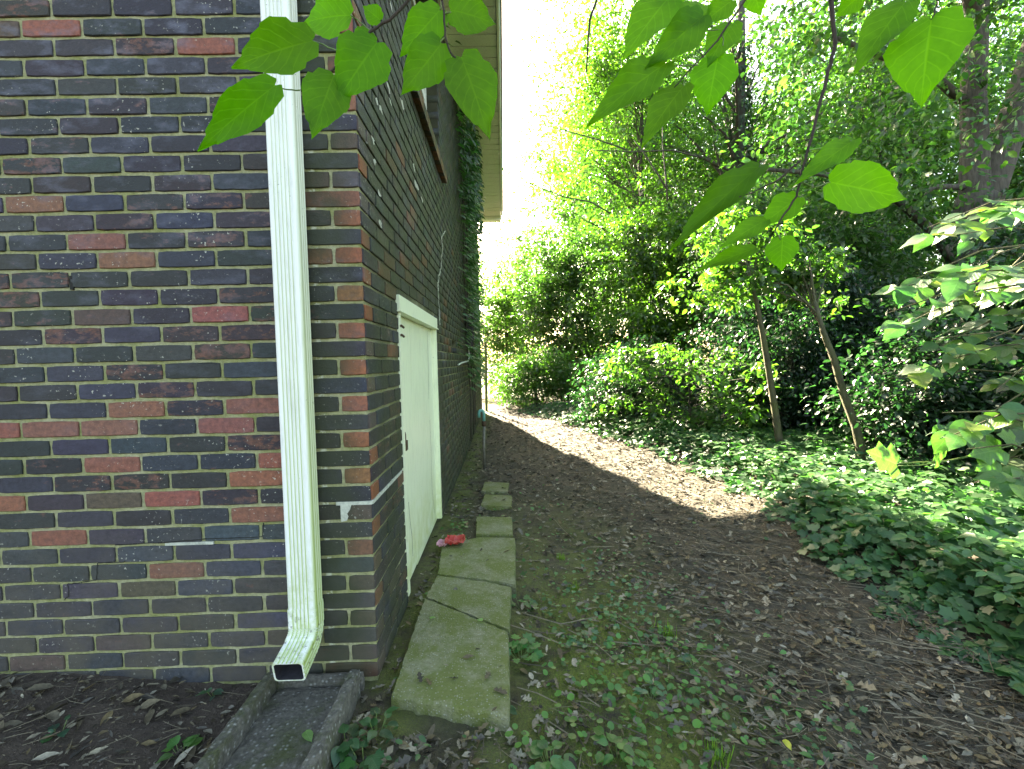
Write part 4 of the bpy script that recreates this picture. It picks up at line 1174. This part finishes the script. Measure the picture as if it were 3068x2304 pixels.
hang_branch('leafy twig hanging in front of the downspout and brick corner', [
    ([(1300, -120, .78), (1230, -5, Yl), (1165, 60, Yl), (1111, 94, Yl), (1040, 160, Yl), (988, 218, Yl), (901, 271, Yl)], .0034, .0014, 'twig'),
    ([(901, 271, Yl), (860, 268, Yl), (823, 256, Yl)], .0013, .0010, 'stem_green'), ([(1035, 165, Yl), (985, 140, Yl), (936, 122, Yl)], .0013, .0010, 'stem_green'),
    ([(1111, 94, Yl), (1080, 68, Yl), (1049, 45, Yl)], .0013, .0010, 'stem_green'),
    ([(1290, -150, .78), (1318, -20, Yl), (1333, 40, Yl), (1332, 110, Yl), (1352, 160, Yl), (1366, 180, Yl)], .0024, .0014, 'twig'),
    ([(1366, 180, Yl), (1386, 186, Yl)], .0012, .001, 'stem_green'), ([(1332, 42, Yl), (1352, 36, Yl)], .0012, .001, 'stem_green'), ([(1332, 112, Yl), (1318, 128, Yl), (1300, 132, Yl)], .0012, .001, 'stem_green'), ([(1325, 5, Yl), (1318, 32, Yl)], .0012, .001, 'stem_green'),
    ([(1040, 160, Yl), (1075, 140, Yl), (1110, 135, Yl)], .0012, .001, 'stem_green')],
    [(936, 122, 676, 183, 135, .78, .95), (823, 256, 578, 446, 110, .78, .9), (1049, 45, 883, 50, 120, .79, 1.1), (1108, 96, 1075, 160, 85, .8, .9), (1128, 128, 1015, 280, 150, .79, 1.),
     (1000, 225, 937, 394, 130, .78, 1.05), (1318, 30, 1200, 160, 105, .8, 1.0), (1322, 130, 1212, 275, 120, .8, 1.0), (1350, 30, 1487, 55, 130, .81, .9), (1382, 172, 1468, 384, 150, .8, .8),
     (1140, 60, 1085, 15, 70, .82, 1.0), (960, 330, 945, 395, 36, .77, 1.3)], (at(1230, -5, Yl)), 5, Yl, GL)
Yr = .82
hang_branch('long drooping twig with large leaves at the upper right', [
    ([(2470, -160, .80), (2490, -5, Yr), (2497, 70, Yr), (2503, 130, Yr), (2488, 190, Yr), (2470, 260, Yr), (2450, 340, Yr), (2420, 450, Yr), (2397, 545, Yr), (2388, 588, Yr), (2350, 640, Yr), (2322, 690, Yr)], .0046, .0013, 'twig'),
    ([(2398, 480, Yr), (2370, 505, Yr), (2330, 540, Yr), (2270, 570, Yr), (2215, 590, Yr)], .0020, .0010, 'twig'),
    ([(2398, 545, Yr), (2440, 560, Yr), (2487, 546, Yr)], .0011, .001, 'stem_green'), ([(2322, 690, Yr), (2332, 705, Yr), (2340, 718, Yr)], .0011, .001, 'stem_green'),
    ([(2390, 585, Yr), (2394, 592, Yr)], .0011, .001, 'stem_green'),
    ([(2420, 450, Yr), (2480, 440, Yr), (2550, 422, Yr)], .0011, .001, 'stem_green')],
    [(2557, 420, 2397, 531, 70, .82, .9), (2487, 546, 2736, 590, 150, .82, 1.15), (2394, 592, 2278, 668, 85, .82, .95), (2292, 660, 2168, 728, 60, .83, .95), (2345, 712, 2338, 812, 125, .82, .9),
     (2272, 502, 2018, 708, 62, .84, .5), (2260, 745, 2090, 800, 50, .9, .8)], at(2490, -5, Yr), 8, Yr, GL)
hang_branch('cluster of overlapping large leaves at the top centre right', [
    ([(2300, -140, .82), (2232, 0, .84), (2195, 55, .84), (2150, 122, .84), (2100, 175, .84), (2060, 215, .84), (2020, 262, .84)], .0026, .0010, 'twig'),
    ([(2150, 90, .84), (2106, 90, .84)], .0010, .0009, 'stem_green'), ([(2090, 195, .84), (2040, 196, .84), (1994, 195, .84)], .0010, .0009, 'stem_green'),
    ([(2060, 215, .84), (2052, 240, .84), (2048, 258, .84)], .0010, .0009, 'stem_green'), ([(2165, 105, .84), (2168, 145, .84), (2152, 173, .84)], .0010, .0009, 'stem_green')],
    [(2010, -15, 1868, 148, 125, .86, 1.25), (2106, 47, 1962, 176, 105, .84, .8), (1994, 190, 1767, 340, 110, .84, .8), (2048, 258, 1923, 408, 100, .84, .8), (2150, 173, 2118, 328, 130, .84, .95),
     (2194, 70, 2122, 182, 95, .85, .95), (2108, 18, 2005, 92, 85, .87, 1.2), (2195, 0, 2105, 62, 75, .85, .9), (2260, -30, 2275, 40, 70, .85, 1.05), (2050, -30, 1960, 10, 70, .87, 1.2)], at(2232, 0, .84), 11, .84, GL)
hang_branch('pair of very large leaves hanging at the top right', [
    ([(2860, -140, .78), (2800, -40, .8), (2810, 10, .8), (2790, 59, .8)], .0018, .0010, 'twig'), ([(2800, -40, .8), (2750, -20, .8), (2715, 5, .8)], .0012, .001, 'stem_green'), ([(2750, -20, .8), (2650, -30, .8), (2585, -20, .8)], .0012, .001, 'stem_green')],
    [(2713, 5, 2565, 184, 120, .8, .8), (2790, 57, 2757, 290, 195, .8, 1.0), (2585, -20, 2502, 47, 80, .82, .8)], at(2800, -40, .8), 14, .8, GL)
o = MB().tube([at(1800, -60, 1.3)+Vector((.2, -.2, 1.1)), at(1800, -60, 1.3), at(1788, 0, 1.3), at(1768, 55, 1.3), at(1762, 120, 1.3), at(1757, 215, 1.3)], [.006, .0042, .0040, .0036, .0030, .0022], 6).build('bare_twig', M['twig'], None, True)
tag(o, 'bare dark twig hanging down from the top edge', 'twig')

# large-leaved shrub at the right edge
def right_shrub():
    g = random.Random(120); b = (4.1, 3.2); z = gzf(*b)
    t = empty('shrub', (b[0], b[1], z), 'large-leaved pale shrub reaching in from the right edge', 'shrub')
    mb = MB(); n = 0
    sprays = []
    SP = [(2720, 820), (2690, 950), (2800, 700), (2850, 800), (2760, 1000), (2830, 1050), (2690, 1130), (2900, 900), (2900, 720), (2950, 1150), (2780, 1260), (2880, 1340), (2860, 1480), (2950, 1420), (2960, 1560), (2980, 1000), (2990, 840), (2900, 1600), (2930, 1240)]
    for i in range(38):
        Y = g.uniform(2.5, 3.5)
        ex, ey = SP[i % len(SP)]
        ex += g.uniform(-40, 60); ey += g.uniform(-45, 45)
        e = at(ex, ey, Y); s = at(3120+g.uniform(0, 80), ey-g.uniform(-60, 140), Y+g.uniform(-.1, .4)); 
        rx_, ry_ = b[0]+g.uniform(-.35, .7), b[1]+g.uniform(-.6, .5); root = Vector((rx_, ry_, gzf(rx_, ry_)-.03))
        mid = s.lerp(e, .5)+Vector((0, 0, .06))
        mb.tube([root, root.lerp(s, .6)+Vector((.1, 0, .2)), s, mid, e], [.012, .010, .007, .005, .0025], 5, False)
        L_ = (e-s).length; m_ = max(3, int(L_/.085))
        for k in range(m_):
            f = (k+1)/m_; c = (s.lerp(mid, f*2) if f < .5 else mid.lerp(e, f*2-1))
            for sd in (-1, 1):
                if n >= 290: break
                d = (e-s).normalized(); side = d.cross(Vector((0, 0, 1))).normalized()*sd
                ax = (side*g.uniform(.2, 1) + d*g.uniform(.2, .9) + Vector((g.uniform(-.4, .2), g.uniform(-.3, .3), g.uniform(-.8, .1)))).normalized()
                ln = g.uniform(.11, .165)
                nn = Vector((g.uniform(-.6, .2), g.uniform(-1.1, -.2), 1))
                pet = c + ax*.02 + Vector((g.uniform(-1, 1), g.uniform(-1, 1), g.uniform(-1, 1)))*.035
                col = (.060, .125, .045) if g.random() < .8 else (.12, .20, .03)
                col = tuple(v*g.uniform(.8, 1.25) for v in col)
                put_leaf(t, SHL[g.randrange(3)], pet, pet+ax*ln, nn, g.uniform(1.05, 1.3), col); n += 1
    child('stems', mb.mesh('stems', M['bark_moss'], True), t)
right_shrub()
# vine with two lobed leaves
def ivy_single(name, mat):
    TV, TF = T_IVY
    me = bpy.data.meshes.new(name); me.from_pydata([tuple(v) for v in TV], [], [tuple(f) for f in TF]); me.update()
    uv = me.uv_layers.new(name='UVMap')
    for lp in me.loops: v = TV[lp.vertex_index]; uv.data[lp.index].uv = (v[0], v[1]*2)
    me.materials.append(mat); return me
IVY1 = ivy_single('ivy_leaf', M['ivy_obj'])
vz = at(3068, 1290, 3.0)
vine = empty('vine', Vector((3.45, 3.0, gzf(3.45, 3.0))), 'thin green vine with broad lobed leaves stretched across the dark thicket', 'vine')
q = [at(2640, 1400, 2.9), at(2700, 1388, 2.92), at(2790, 1383, 2.95), at(2850, 1378, 2.97), at(2950, 1355, 3.), at(3068, 1325, 3.), at(3150, 1330, 3.05), Vector((3.6, 3.05, gzf(3.6, 3.05)))]
child('stem', MB().tube(q, .0045, 6).mesh('stem', M['stem_green'], True), vine)
q = [at(2690, 1396, 2.9), at(2760, 1394, 2.9), at(2900, 1370, 2.95)]
child('stem', MB().tube(q, .003, 6).mesh('stem', M['stem_green'], True), vine)
for (bx, by, tx, ty, w) in ((2685, 1390, 2600, 1350, 1.0), (2820, 1378, 2806, 1335, 1.5), (3000, 1345, 2905, 1365, .8), (2980, 1380, 2925, 1410, .9), (3040, 1320, 2990, 1300, .8)):
    b_ = at(bx, by, 2.9); t_ = at(tx, ty, 2.86); put_leaf(vine, IVY1, b_, t_, (0, -1, .5), w, (.07, .15, .035)).name = 'leaf'

# ------------------------------------------------------------------ ivy bed
EY = [1.0, 1.35, 1.6, 1.95, 2.25, 3.0, 3.75, 5.0, 6.0, 7.0, 8.2, 9.6, 11.]
EXs = [1.80, 1.74, 1.78, 1.80, 1.70, 1.86, 2.02, 1.95, 1.72, 1.42, 1.02, .55, .15]
def ivy_edge(y): return np.interp(y, EY, EXs) + .05*np.sin(9*np.asarray(y)) + .03*np.sin(23*np.asarray(y))
g = np.random.default_rng(131)
n_ = 30000
y = 1.0 + 9.5*g.random(n_)**1.35; dx = g.random(n_)**1.25*3.2; x = ivy_edge(y) + dx
thin = g.random(n_) < np.clip(.35+dx*2.2, 0, 1); keep = thin & (x < 5.2) & (g.random(n_) < np.clip(1.5-dx*.28, .15, 1)); x, y, dx = x[keep], y[keep], dx[keep]
h = (.03 + .16*smooth(0, .55, dx) + .05*np.sin(5*x+2)*np.sin(4*y))*g.random(len(x))**.45
P = np.stack([x, y, gz(x, y)+h+.01], 1); n_ = len(x)
aa = g.random(n_)*2*math.pi
A = np.stack([np.cos(aa), np.sin(aa), g.normal(-.15, .25, n_)], 1); A[:, :2] += np.array([[-.4, -.5]])
Nn = np.stack([g.normal(-.12, .38, n_), g.normal(-.25, .38, n_), np.ones(n_)], 1)
S = g.uniform(.038, .078, n_)
C = greens(n_, (.036, .105, .042), .25, .18, g)
order = np.argsort(np.hypot(P[:, 0], P[:, 1])/S)
topmost = h > .35*np.max(h)
inview = (P[:, 0]/P[:, 1] < 1.08) & (P[:, 1] > 1.3)
ids = [i for i in order if topmost[i] and inview[i]][:300]
bed = empty('ivy_bed', (2.4, 3.4, gzf(2.4, 3.4)), 'green ivy and creeper carpet bordering the bare path on the right', 'ivy')
msk = np.ones(n_, bool); msk[ids] = False
V, Fc, col = scatter(T_IVY, P[msk], A[msk], Nn[msk], S[msk], C[msk])
o = child('ivy_cover', mesh_np('ivy_cover', V, Fc, M['ivy'], col), bed); tag(o, kind='stuff')
for i in ids:
    put_leaf(bed, IVY1, P[i], P[i]+norm(A[i])*S[i], Nn[i], 1., tuple(float(v) for v in C[i])).name = 'ivy_leaf'
# creeper leaflets rising among it (oval leaves, five together)
n_ = 1100; y = 1.3+6.*g.random(n_)**1.2; dx = .2+g.random(n_)*2.4; x = ivy_edge(y)+dx
pc = np.stack([x, y, gz(x, y)+.15+.12*g.random(n_)], 1); parts = []
for k in range(4):
    aa = k*1.55+g.random(n_)*.5
    A = np.stack([np.cos(aa), np.sin(aa), -.15*np.ones(n_)], 1); Nn = np.tile([[0, -.15, 1.]], (n_, 1))+g.normal(0, .22, (n_, 3))
    parts.append(scatter(T_OVAL, pc, A, Nn, g.uniform(.05, .09, n_), greens(n_, (.048, .125, .045), .2, .25, g)))
V, Fc, col = cat(parts); o = child('creeper_leaves', mesh_np('creeper_leaves', V, Fc, M['ivy'], col), bed); tag(o, kind='stuff')

# ------------------------------------------------------------------ creeper on the side wall
g = np.random.default_rng(141)
cre = empty('creeper', (WX+.05, 6.9, 0), 'green creeper climbing the side wall and hanging from the eave', 'creeper')
mb = MB()
for (y0, z0, y1, z1) in ((6.5, .1, 6.6, 4.3), (7.1, .1, 6.9, 4.4), (7.5, .2, 7.4, 3.9), (6.2, 1.6, 6.3, 4.3)):
    pts = [(WX+.02+.012*math.sin(i*2.1), y0+(y1-y0)*i/7+.06*math.sin(i*1.7), z0+(z1-z0)*i/7) for i in range(8)]; mb.tube(pts, .010, 5)
child('stems', mb.mesh('stems', M['bark'], True), cre)
n_ = 2800; yy = g.normal(6.85, .75, n_); zz = .9+3.5*g.random(n_)**.75
P = np.stack([WX+.02+g.random(n_)**1.6*.17, yy, zz], 1)
A = np.stack([.75+g.random(n_)*.5, g.normal(0, .5, n_), -.55*np.ones(n_)], 1); Nn = np.stack([.5*np.ones(n_), g.normal(-.3, .3, n_), np.ones(n_)], 1)
pa = scatter(T_OVAL, P, A, Nn, g.uniform(.05, .11, n_), greens(n_, (.028, .085, .022), .2, .2, g))
n2 = 520; tt = g.random(n2); yy = 5.2+2.2*g.random(n2); zz = 4.42-1.3*g.random(n2)**1.3
P = np.stack([WX+.06+g.random(n2)*.16, yy, zz], 1)
A = np.stack([g.normal(.5, .5, n2), g.normal(-.3, .6, n2), -.7*np.ones(n2)], 1); Nn = np.stack([g.normal(.3, .4, n2), -.6*np.ones(n2), .7*np.ones(n2)], 1)
pb = scatter(T_OVAL, P, A, Nn, g.uniform(.07, .12, n2), greens(n2, (.022, .06, .018), .2, .1, g), .75)
V, Fc, col = cat([pa, pb]); o = child('leaf_cover', mesh_np('leaf_cover', V, Fc, M['ivy'], col), cre); tag(o, kind='stuff')

# ------------------------------------------------------------------ leaf litter and twigs
def litter_template():
    o = [(0, 0, 0), (.18, .16, .05), (.42, .24, .10), (.72, .16, .08), (1, 0, .02), (.72, -.18, .12), (.42, -.23, .05), (.18, -.14, .07), (.35, 0, -.02), (.7, 0, -.01)]
    return np.array(o), np.array([[0, 8, 1], [1, 8, 2], [8, 9, 2], [2, 9, 3], [9, 4, 3], [0, 7, 8], [7, 6, 8], [8, 6, 9], [6, 5, 9], [5, 4, 9]])
T_LIT = litter_template()
T_OAK = (np.array([[.4, 0, -.02]]+[(0, .03, .02), (.12, .2, .08), (.25, .1, .02), (.4, .3, .12), (.52, .12, .04), (.7, .24, .10), (1, 0, .05), (.7, -.2, .06), (.52, -.1, .03), (.4, -.32, .14), (.25, -.1, .03), (.12, -.18, .06), (0, -.03, .02)]),
         np.array([[0, 1+i, 1+(i+1) % 13] for i in range(13)]))
def inside_things(x, y):
    m = (x < WX+.02) & (y > WY-.02)
    m |= (x > SPX0-.01) & (x < SPX1+.01) & (y < SPYB+.02)
    return m
SLABS = [(-.42, .03, 1.50, 3.08)]
LIT = np.array([[.105, .086, .052], [.070, .057, .036], [.15, .13, .088], [.042, .036, .024], [.17, .15, .105], [.13, .10, .05], [.10, .092, .075], [.23, .21, .155]])
g = np.random.default_rng(151)
def litter(n, xs, ys, smin, smax, seed, flat=.35, T=T_LIT, dens=None, bright=1.):
    g = np.random.default_rng(seed)
    x = g.uniform(*xs, n); y = ys[0]+(ys[1]-ys[0])*g.random(n)**1.6
    k = ~inside_things(x, y) & (x < ivy_edge(y)+.5)
    onslab = (x > -.43) & (x < .05) & (y > 1.48) & (y < 3.1)
    k &= ~onslab | (g.random(n) < .05)
    if dens is not None: k &= g.random(n) < dens(x, y)
    x, y, onslab = x[k], y[k], onslab[k]; n = len(x)
    z = gz(x, y)+g.random(n)**2*.018+.004; z[onslab] = .040
    aa = g.random(n)*2*math.pi
    A = np.stack([np.cos(aa), np.sin(aa), g.normal(0, .22, n)], 1); Nn = np.stack([g.normal(0, flat, n), g.normal(0, flat, n), np.ones(n)], 1)
    S = g.uniform(smin, smax, n)
    C = LIT[g.integers(0, len(LIT), n)]*g.uniform(.6, 1.35, (n, 1))*bright
    return scatter(T, np.stack([x, y, z], 1), A, Nn, S, C, g.uniform(.5, 1.2, n))
def d_path(x, y): return np.clip(.30+.70*smooth(.3, 1.1, x)+.45*smooth(2.6, 4.5, y), 0, 1)
def d_left(x, y): return np.clip(1.0-.0*x, 0, 1)
parts = [litter(15000, (-.5, 2.4), (1.05, 10.5), .022, .052, 152, dens=d_path), litter(2600, (-.5, 2.4), (1.05, 9), .035, .075, 153, T=T_OAK, dens=d_path),
         litter(16000, (-.45, 2.4), (1.05, 9.), .010, .028, 157, flat=.6, T=T_SLIM, dens=d_path, bright=1.2), litter(2500, (-2.3, -.9), (1.0, 1.74), .006, .02, 158, flat=.6, T=T_SLIM, bright=1.1),
         litter(900, (-2.3, -.9), (1.0, 1.74), .014, .034, 154), litter(260, (-2.3, -.9), (1.05, 1.74), .03, .075, 155, bright=1.0), litter(40, (-2.3, -.9), (1.05, 1.74), .04, .08, 159, bright=1.35), litter(500, (-.56, .3), (1.05, 1.7), .03, .06, 156, T=T_OAK)]
V, Fc, col = cat(parts)
o = link('leaf_litter', mesh_np('leaf_litter', V, Fc, M['litter'], col)); tag(o, 'fallen brown leaves strewn over the soil and path', 'leaf litter', None, 'stuff')
def straw(n, xs, ys, l0, l1, rad, seed, dens=None, ang=None):
    g = np.random.default_rng(seed)
    x = g.uniform(*xs, n); y = ys[0]+(ys[1]-ys[0])*g.random(n)**1.5
    k = ~inside_things(x, y) & (x < ivy_edge(y)+.2)
    onslab = (x > -.43) & (x < .05) & (y > 1.48) & (y < 3.1); k &= ~onslab | (g.random(n) < .03)
    if dens is not None: k &= g.random(n) < dens(x, y)
    x, y, onslab = x[k], y[k], onslab[k]; n = len(x)
    aa = g.normal(ang, .45, n) if ang is not None else g.random(n)*2*math.pi
    ln = g.uniform(l0, l1, n)
    z = gz(x, y)+.008+g.random(n)*.016; z[onslab] = .042
    P = np.stack([x, y, z], 1)
    A = np.stack([np.cos(aa), np.sin(aa), g.normal(0, .06, n)], 1)
    TV = np.array([[0, 0, .0], [.5, .06, .03], [1, 0, 0], [0, 0, 1.], [.5, .06, 1.03], [1, 0, 1.], [0, 1, .5], [.5, 1.06, .53], [1, 1, .5]], float)
    # triangular prism: x along, (y,z) cross-section
    Bv = norm(np.cross(A, np.tile([[0, 0, 1.]], (n, 1)))); bend = g.normal(0, .08, n)
    V = np.zeros((n, 9, 3))
    for i in range(3):
        t = i/2; cpt = P+A*(ln*t)[:, None]+Bv*(bend*ln*(1 if i == 1 else 0))[:, None]
        V[:, i] = cpt-Bv*rad; V[:, 3+i] = cpt+Bv*rad; V[:, 6+i] = cpt+np.array([[0, 0, rad*1.5]])
    Fq = np.array([[0, 1, 7, 6], [1, 2, 8, 7], [4, 3, 6, 7], [5, 4, 7, 8]])
    F_ = (Fq[None]+(np.arange(n)*9)[:, None, None]).reshape(-1, 4)
    C = np.array([[.135, .115, .075]])*g.uniform(.3, 1.4, (n, 1)); C = np.concatenate([C, np.ones((n, 1))], 1)
    return V.reshape(-1, 3), F_, np.repeat(C, 9, 0)
def d_st(x, y): return np.clip(.12+.88*smooth(.45, 1.0, x), 0, 1)
parts = [straw(5200, (-.3, 2.2), (1.05, 7), .03, .11, .0009, 161, d_st, 2.6), straw(1400, (-.3, 2.2), (1.05, 6), .05, .22, .0014, 162, d_st), straw(260, (-2.3, -.95), (1., 1.74), .03, .14, .0010, 163), straw(90, (.1, 2.1), (1.1, 3.2), .15, .42, .0022, 164, None, 2.55)]
V, Fc, col = cat(parts)
o = link('twig_litter', mesh_np('twig_litter', V, Fc, M['litter'], col)); tag(o, 'dry twigs and pine straw scattered over the path', 'twigs', None, 'stuff')
# soil crumbs
g = np.random.default_rng(171); n_ = 5000
x = g.uniform(-2.3, 2., n_); y = 1.0+2.2*g.random(n_)**1.4; k = ~inside_things(x, y) & ~((x > -.43) & (x < .05) & (y > 1.48)); x, y = x[k], y[k]; n_ = len(x)
TV = (np.array([[1, 0, 0], [-.6, .8, 0], [-.6, -.8, .1], [0, 0, 1.]]), np.array([[0, 1, 3], [1, 2, 3], [2, 0, 3]]))
V, Fc, col = scatter(TV, np.stack([x, y, gz(x, y)+.002], 1), g.normal(0, 1, (n_, 3))*[1, 1, .2], np.tile([[0, 0, 1.]], (n_, 1)), g.uniform(.002, .006, n_), np.array([[.085, .065, .05]])*g.uniform(.4, 1.8, (n_, 1)))
o = link('soil_crumbs', mesh_np('soil_crumbs', V, Fc, M['litter'], col)); tag(o, 'small crumbs of soil and grit on the ground', 'soil', None, 'stuff')

# ------------------------------------------------------------------ small ground plants
g = np.random.default_rng(181)
parts = []
T_ROUND = (np.array([[.5, 0, -.05]]+[(.5+.5*math.cos(a), .5*math.sin(a), .04) for a in np.linspace(-math.pi+.5, math.pi-.5, 9)]+[(.12, 0, 0)]), np.array([[0, 1+i, 2+i] for i in range(9)]+[[0, 10, 1]]))
def seedlings(n, cx, cy, sx, sy, s0, s1, T, base, g):
    x = g.normal(cx, sx, n); y = g.normal(cy, sy, n); k = ~inside_things(x, y) & ~((x > -.43) & (x < .03) & (y > 1.5) & (y < 3.1)) & (y > .9); x, y = x[k], y[k]; n = len(x)
    P = np.stack([x, y, gz(x, y)+.012+g.random(n)*.03], 1); aa = g.random(n)*2*math.pi
    A = np.stack([np.cos(aa), np.sin(aa), g.normal(.1, .2, n)], 1); Nn = np.stack([g.normal(0, .3, n), g.normal(-.15, .3, n), np.ones(n)], 1)
    return scatter(T, P, A, Nn, g.uniform(s0, s1, n), greens(n, base, .3, .08, g))
for (cx, cy, sx, sy, n, s0, s1, T, b) in [(.45, 1.75, .18, .2, 190, .014, .028, T_ROUND, (.055, .15, .035)), (.58, 2.15, .16, .2, 190, .012, .03, T_IVY, (.05, .14, .06)), (.35, 1.45, .2, .13, 140, .014, .03, T_ROUND, (.06, .16, .03)),
        (.75, 1.55, .2, .22, 160, .016, .036, T_OVAL, (.055, .15, .035)), (.5, 2.6, .25, .3, 140, .014, .026, T_ROUND, (.05, .12, .05)), (.95, 1.4, .2, .15, 70, .014, .03, T_IVY, (.04, .11, .04)), (.25, 2.2, .12, .25, 70, .012, .026, T_IVY, (.04, .11, .03)),
        (-.3, 1.3, .12, .08, 50, .016, .032, T_OVAL, (.04, .11, .04)), (.15, 3.4, .2, .5, 60, .016, .034, T_IVY, (.04, .11, .03)), (-.36, 3.3, .05, .2, 60, .014, .034, T_IVY, (.045, .12, .03)), (1.0, 3.2, .5, .7, 60, .014, .03, T_IVY, (.04, .11, .03)), (-.40, 2.2, .03, .35, 30, .012, .028, T_IVY, (.04, .11, .03))]:
    parts.append(seedlings(n, cx, cy, sx, sy, s0, s1, T, b, g))
V, Fc, col = cat(parts)
o = link('ground_seedlings', mesh_np('ground_seedlings', V, Fc, M['ivy'], col)); tag(o, 'tiny green seedlings and ground ivy dotted over the mossy path', 'ground cover', None, 'stuff')
def blades(n, cx, cy, sx, sy, h0, h1, g, lean=.5, col=(.09, .17, .02)):
    x = g.normal(cx, sx, n); y = g.normal(cy, sy, n); z = gz(x, y)
    aa = g.random(n)*2*math.pi
    A = np.stack([np.cos(aa)*lean*g.random(n), np.sin(aa)*lean*g.random(n), np.ones(n)], 1); Nn = np.stack([np.cos(aa), np.sin(aa), .3*np.ones(n)], 1)
    T = (np.array([[0, .025, 0], [0, -.025, 0], [.55, .02, .03], [.55, -.02, .03], [1, 0, -.12]]), np.array([[0, 1, 2], [1, 3, 2], [2, 3, 4]]))
    return scatter(T, np.stack([x, y, z], 1), A, Nn, g.uniform(h0, h1, n), greens(n, col, .2, .3, g))
# fine moss blades (uncountable)
parts = []
for (cx, cy, sx, sy, n) in [(.26, 1.55, .10, .12, 1800), (.22, 1.32, .12, .08, 1400), (.35, 1.95, .12, .16, 1400), (.3, 2.4, .14, .2, 900), (.55, 1.7, .12, .2, 600)]:
    parts.append(blades(n, cx, cy, sx, sy, .008, .02, g, .9, (.10, .16, .018)))
V, Fc, col = cat(parts)
o = link('moss', mesh_np('moss', V, Fc, M['grass'], col)); tag(o, 'short bright moss in patches right of the slabs', 'moss', None, 'stuff')
for (px, py, label, s) in ((1996, 1890, 'small yellow-green grass tuft alone in the middle of the path', 1.), (2143, 2250, 'yellow-green grass tuft at the bottom edge of the picture', 1.1), (1720, 1745, 'thin grass tuft right of the mossy slabs', .7), (1680, 1660, 'faint grass tuft farthest up the path beside the slabs', .7)):
    p_ = atz(px, py, 0.); V, Fc, col = blades(70, p_.x, p_.y, .018*s, .018*s, .03*s, .07*s, g, .7, (.11, .19, .025))
    o = link('grass_tuft', mesh_np('grass_tuft', V-np.array([[p_.x, p_.y, 0]]), Fc, M['grass'], col)); o.location = (p_.x, p_.y, 0)
    tag(o, label, 'grass', 'grass tufts on the path')
# small leafy plants, leaves as parts
def plant(px, py, n, s, h, label, lobed, col, seed, spread=.05):
    g = random.Random(seed); p_ = atz(px, py, 0.); z = gzf(p_.x, p_.y)
    t = empty('small_plant', (p_.x, p_.y, z), label, 'plant', 'small leafy plants in the soil')
    mb = MB()
    for i in range(n):
        a = g.random()*2*math.pi; rr_ = spread*math.sqrt(g.random()); c = Vector((p_.x+math.cos(a)*rr_, p_.y+math.sin(a)*rr_, z+h*g.uniform(.35, 1)))
        ax = Vector((math.cos(a+g.uniform(-.6, .6)), math.sin(a+g.uniform(-.6, .6)), g.uniform(-.2, .25)))
        ln = s*g.uniform(.65, 1.2)
        mb.tube([(p_.x+.3*(c.x-p_.x), p_.y+.3*(c.y-p_.y), z-.005), c], .0012, 4, False)
        put_leaf(t, IVY1 if lobed else SHL[g.randrange(3)], c, c+ax.normalized()*ln, (g.uniform(-.3, .3), g.uniform(-.5, .1), 1), g.uniform(.9, 1.2), tuple(v*g.uniform(.75, 1.25) for v in col))
    child('stems', mb.mesh('stems', M['stem_green'], True), t)
for a in [(1560, 1960, 22, .04, .06, 'ivy sprig hugging the right edge of the near slab', True, (.05, .15, .04), 1, .06), (1565, 1800, 12, .035, .05, 'smaller ivy sprig beside the slab crack', True, (.05, .14, .04), 2, .05),
          (1650, 2285, 16, .05, .06, 'broad-leaved plant at the bottom edge below the slab', False, (.05, .15, .04), 3, .05), (1850, 2240, 14, .04, .05, 'leafy weed at the bottom edge right of the broad-leaved plant', False, (.06, .16, .03), 4, .06),
          (1130, 2200, 12, .045, .05, 'green weed beside the splash block', False, (.035, .10, .03), 5, .05), (1040, 2240, 8, .05, .05, 'dark weed against the splash block side', False, (.03, .09, .03), 6, .04), (1090, 2280, 9, .05, .05, 'lobed weed at the bottom edge by the splash block', True, (.035, .11, .035), 7, .05),
          (540, 2250, 7, .045, .03, 'fern-like green sprig on the soil left of the splash block', False, (.06, .17, .03), 8, .04), (180, 2230, 5, .035, .03, 'tiny seedling at the lower left of the soil', False, (.03, .10, .04), 9, .03), (640, 2080, 4, .035, .03, 'tiny blue-green leaves at the wall foot near the splash block', False, (.03, .09, .04), 10, .03),
          (1500, 2110, 7, .045, .04, 'dark weed under the front edge of the near slab', False, (.03, .10, .04), 11, .04), (2080, 1990, 10, .03, .04, 'small round-leaved weed right of the middle grass tuft', True, (.045, .13, .05), 12, .05), (1760, 1930, 14, .03, .035, 'blue-green clover-like patch in the moss', True, (.05, .14, .07), 13, .06), (1950, 2085, 8, .04, .04, 'two-leaved seedling below the middle grass tuft', False, (.045, .13, .06), 14, .04)]:
    plant(*a)
# fresh green leaves fallen on slab and splash block
for (px, py, z, label, s, col) in ((1445, 1862, .042, 'pale green leaf lying on the diagonal slab crack', .035, (.16, .30, .08)), (1288, 1855, .042, 'small green leaf lying on the near mossy slab', .03, (.13, .26, .06)), (915, 2195, .03, 'fresh green leaf lying in the splash block trough', .05, (.16, .30, .08)), (2350, 2220, .01, 'yellow leaf lying on the brown path', .035, (.45, .45, .03))):
    p_ = atz(px, py, z); o = link('fallen_leaf', SHL[0]); o.color = col + (1,)
    a = random.uniform(0, 6.28); o.matrix_world = Matrix.Translation((p_.x, p_.y, z+.004)) @ Matrix.Rotation(a, 4, 'Z') @ Matrix.Scale(s, 4)
    tag(o, label, 'leaf', 'single fallen leaves')
print('bricks', nfront, nside, 'tris', sum(sum(len(p.vertices)-2 for p in m.polygons) if len(m.polygons) < 500 else len(m.polygons)*1.5 for m in bpy.data.meshes))
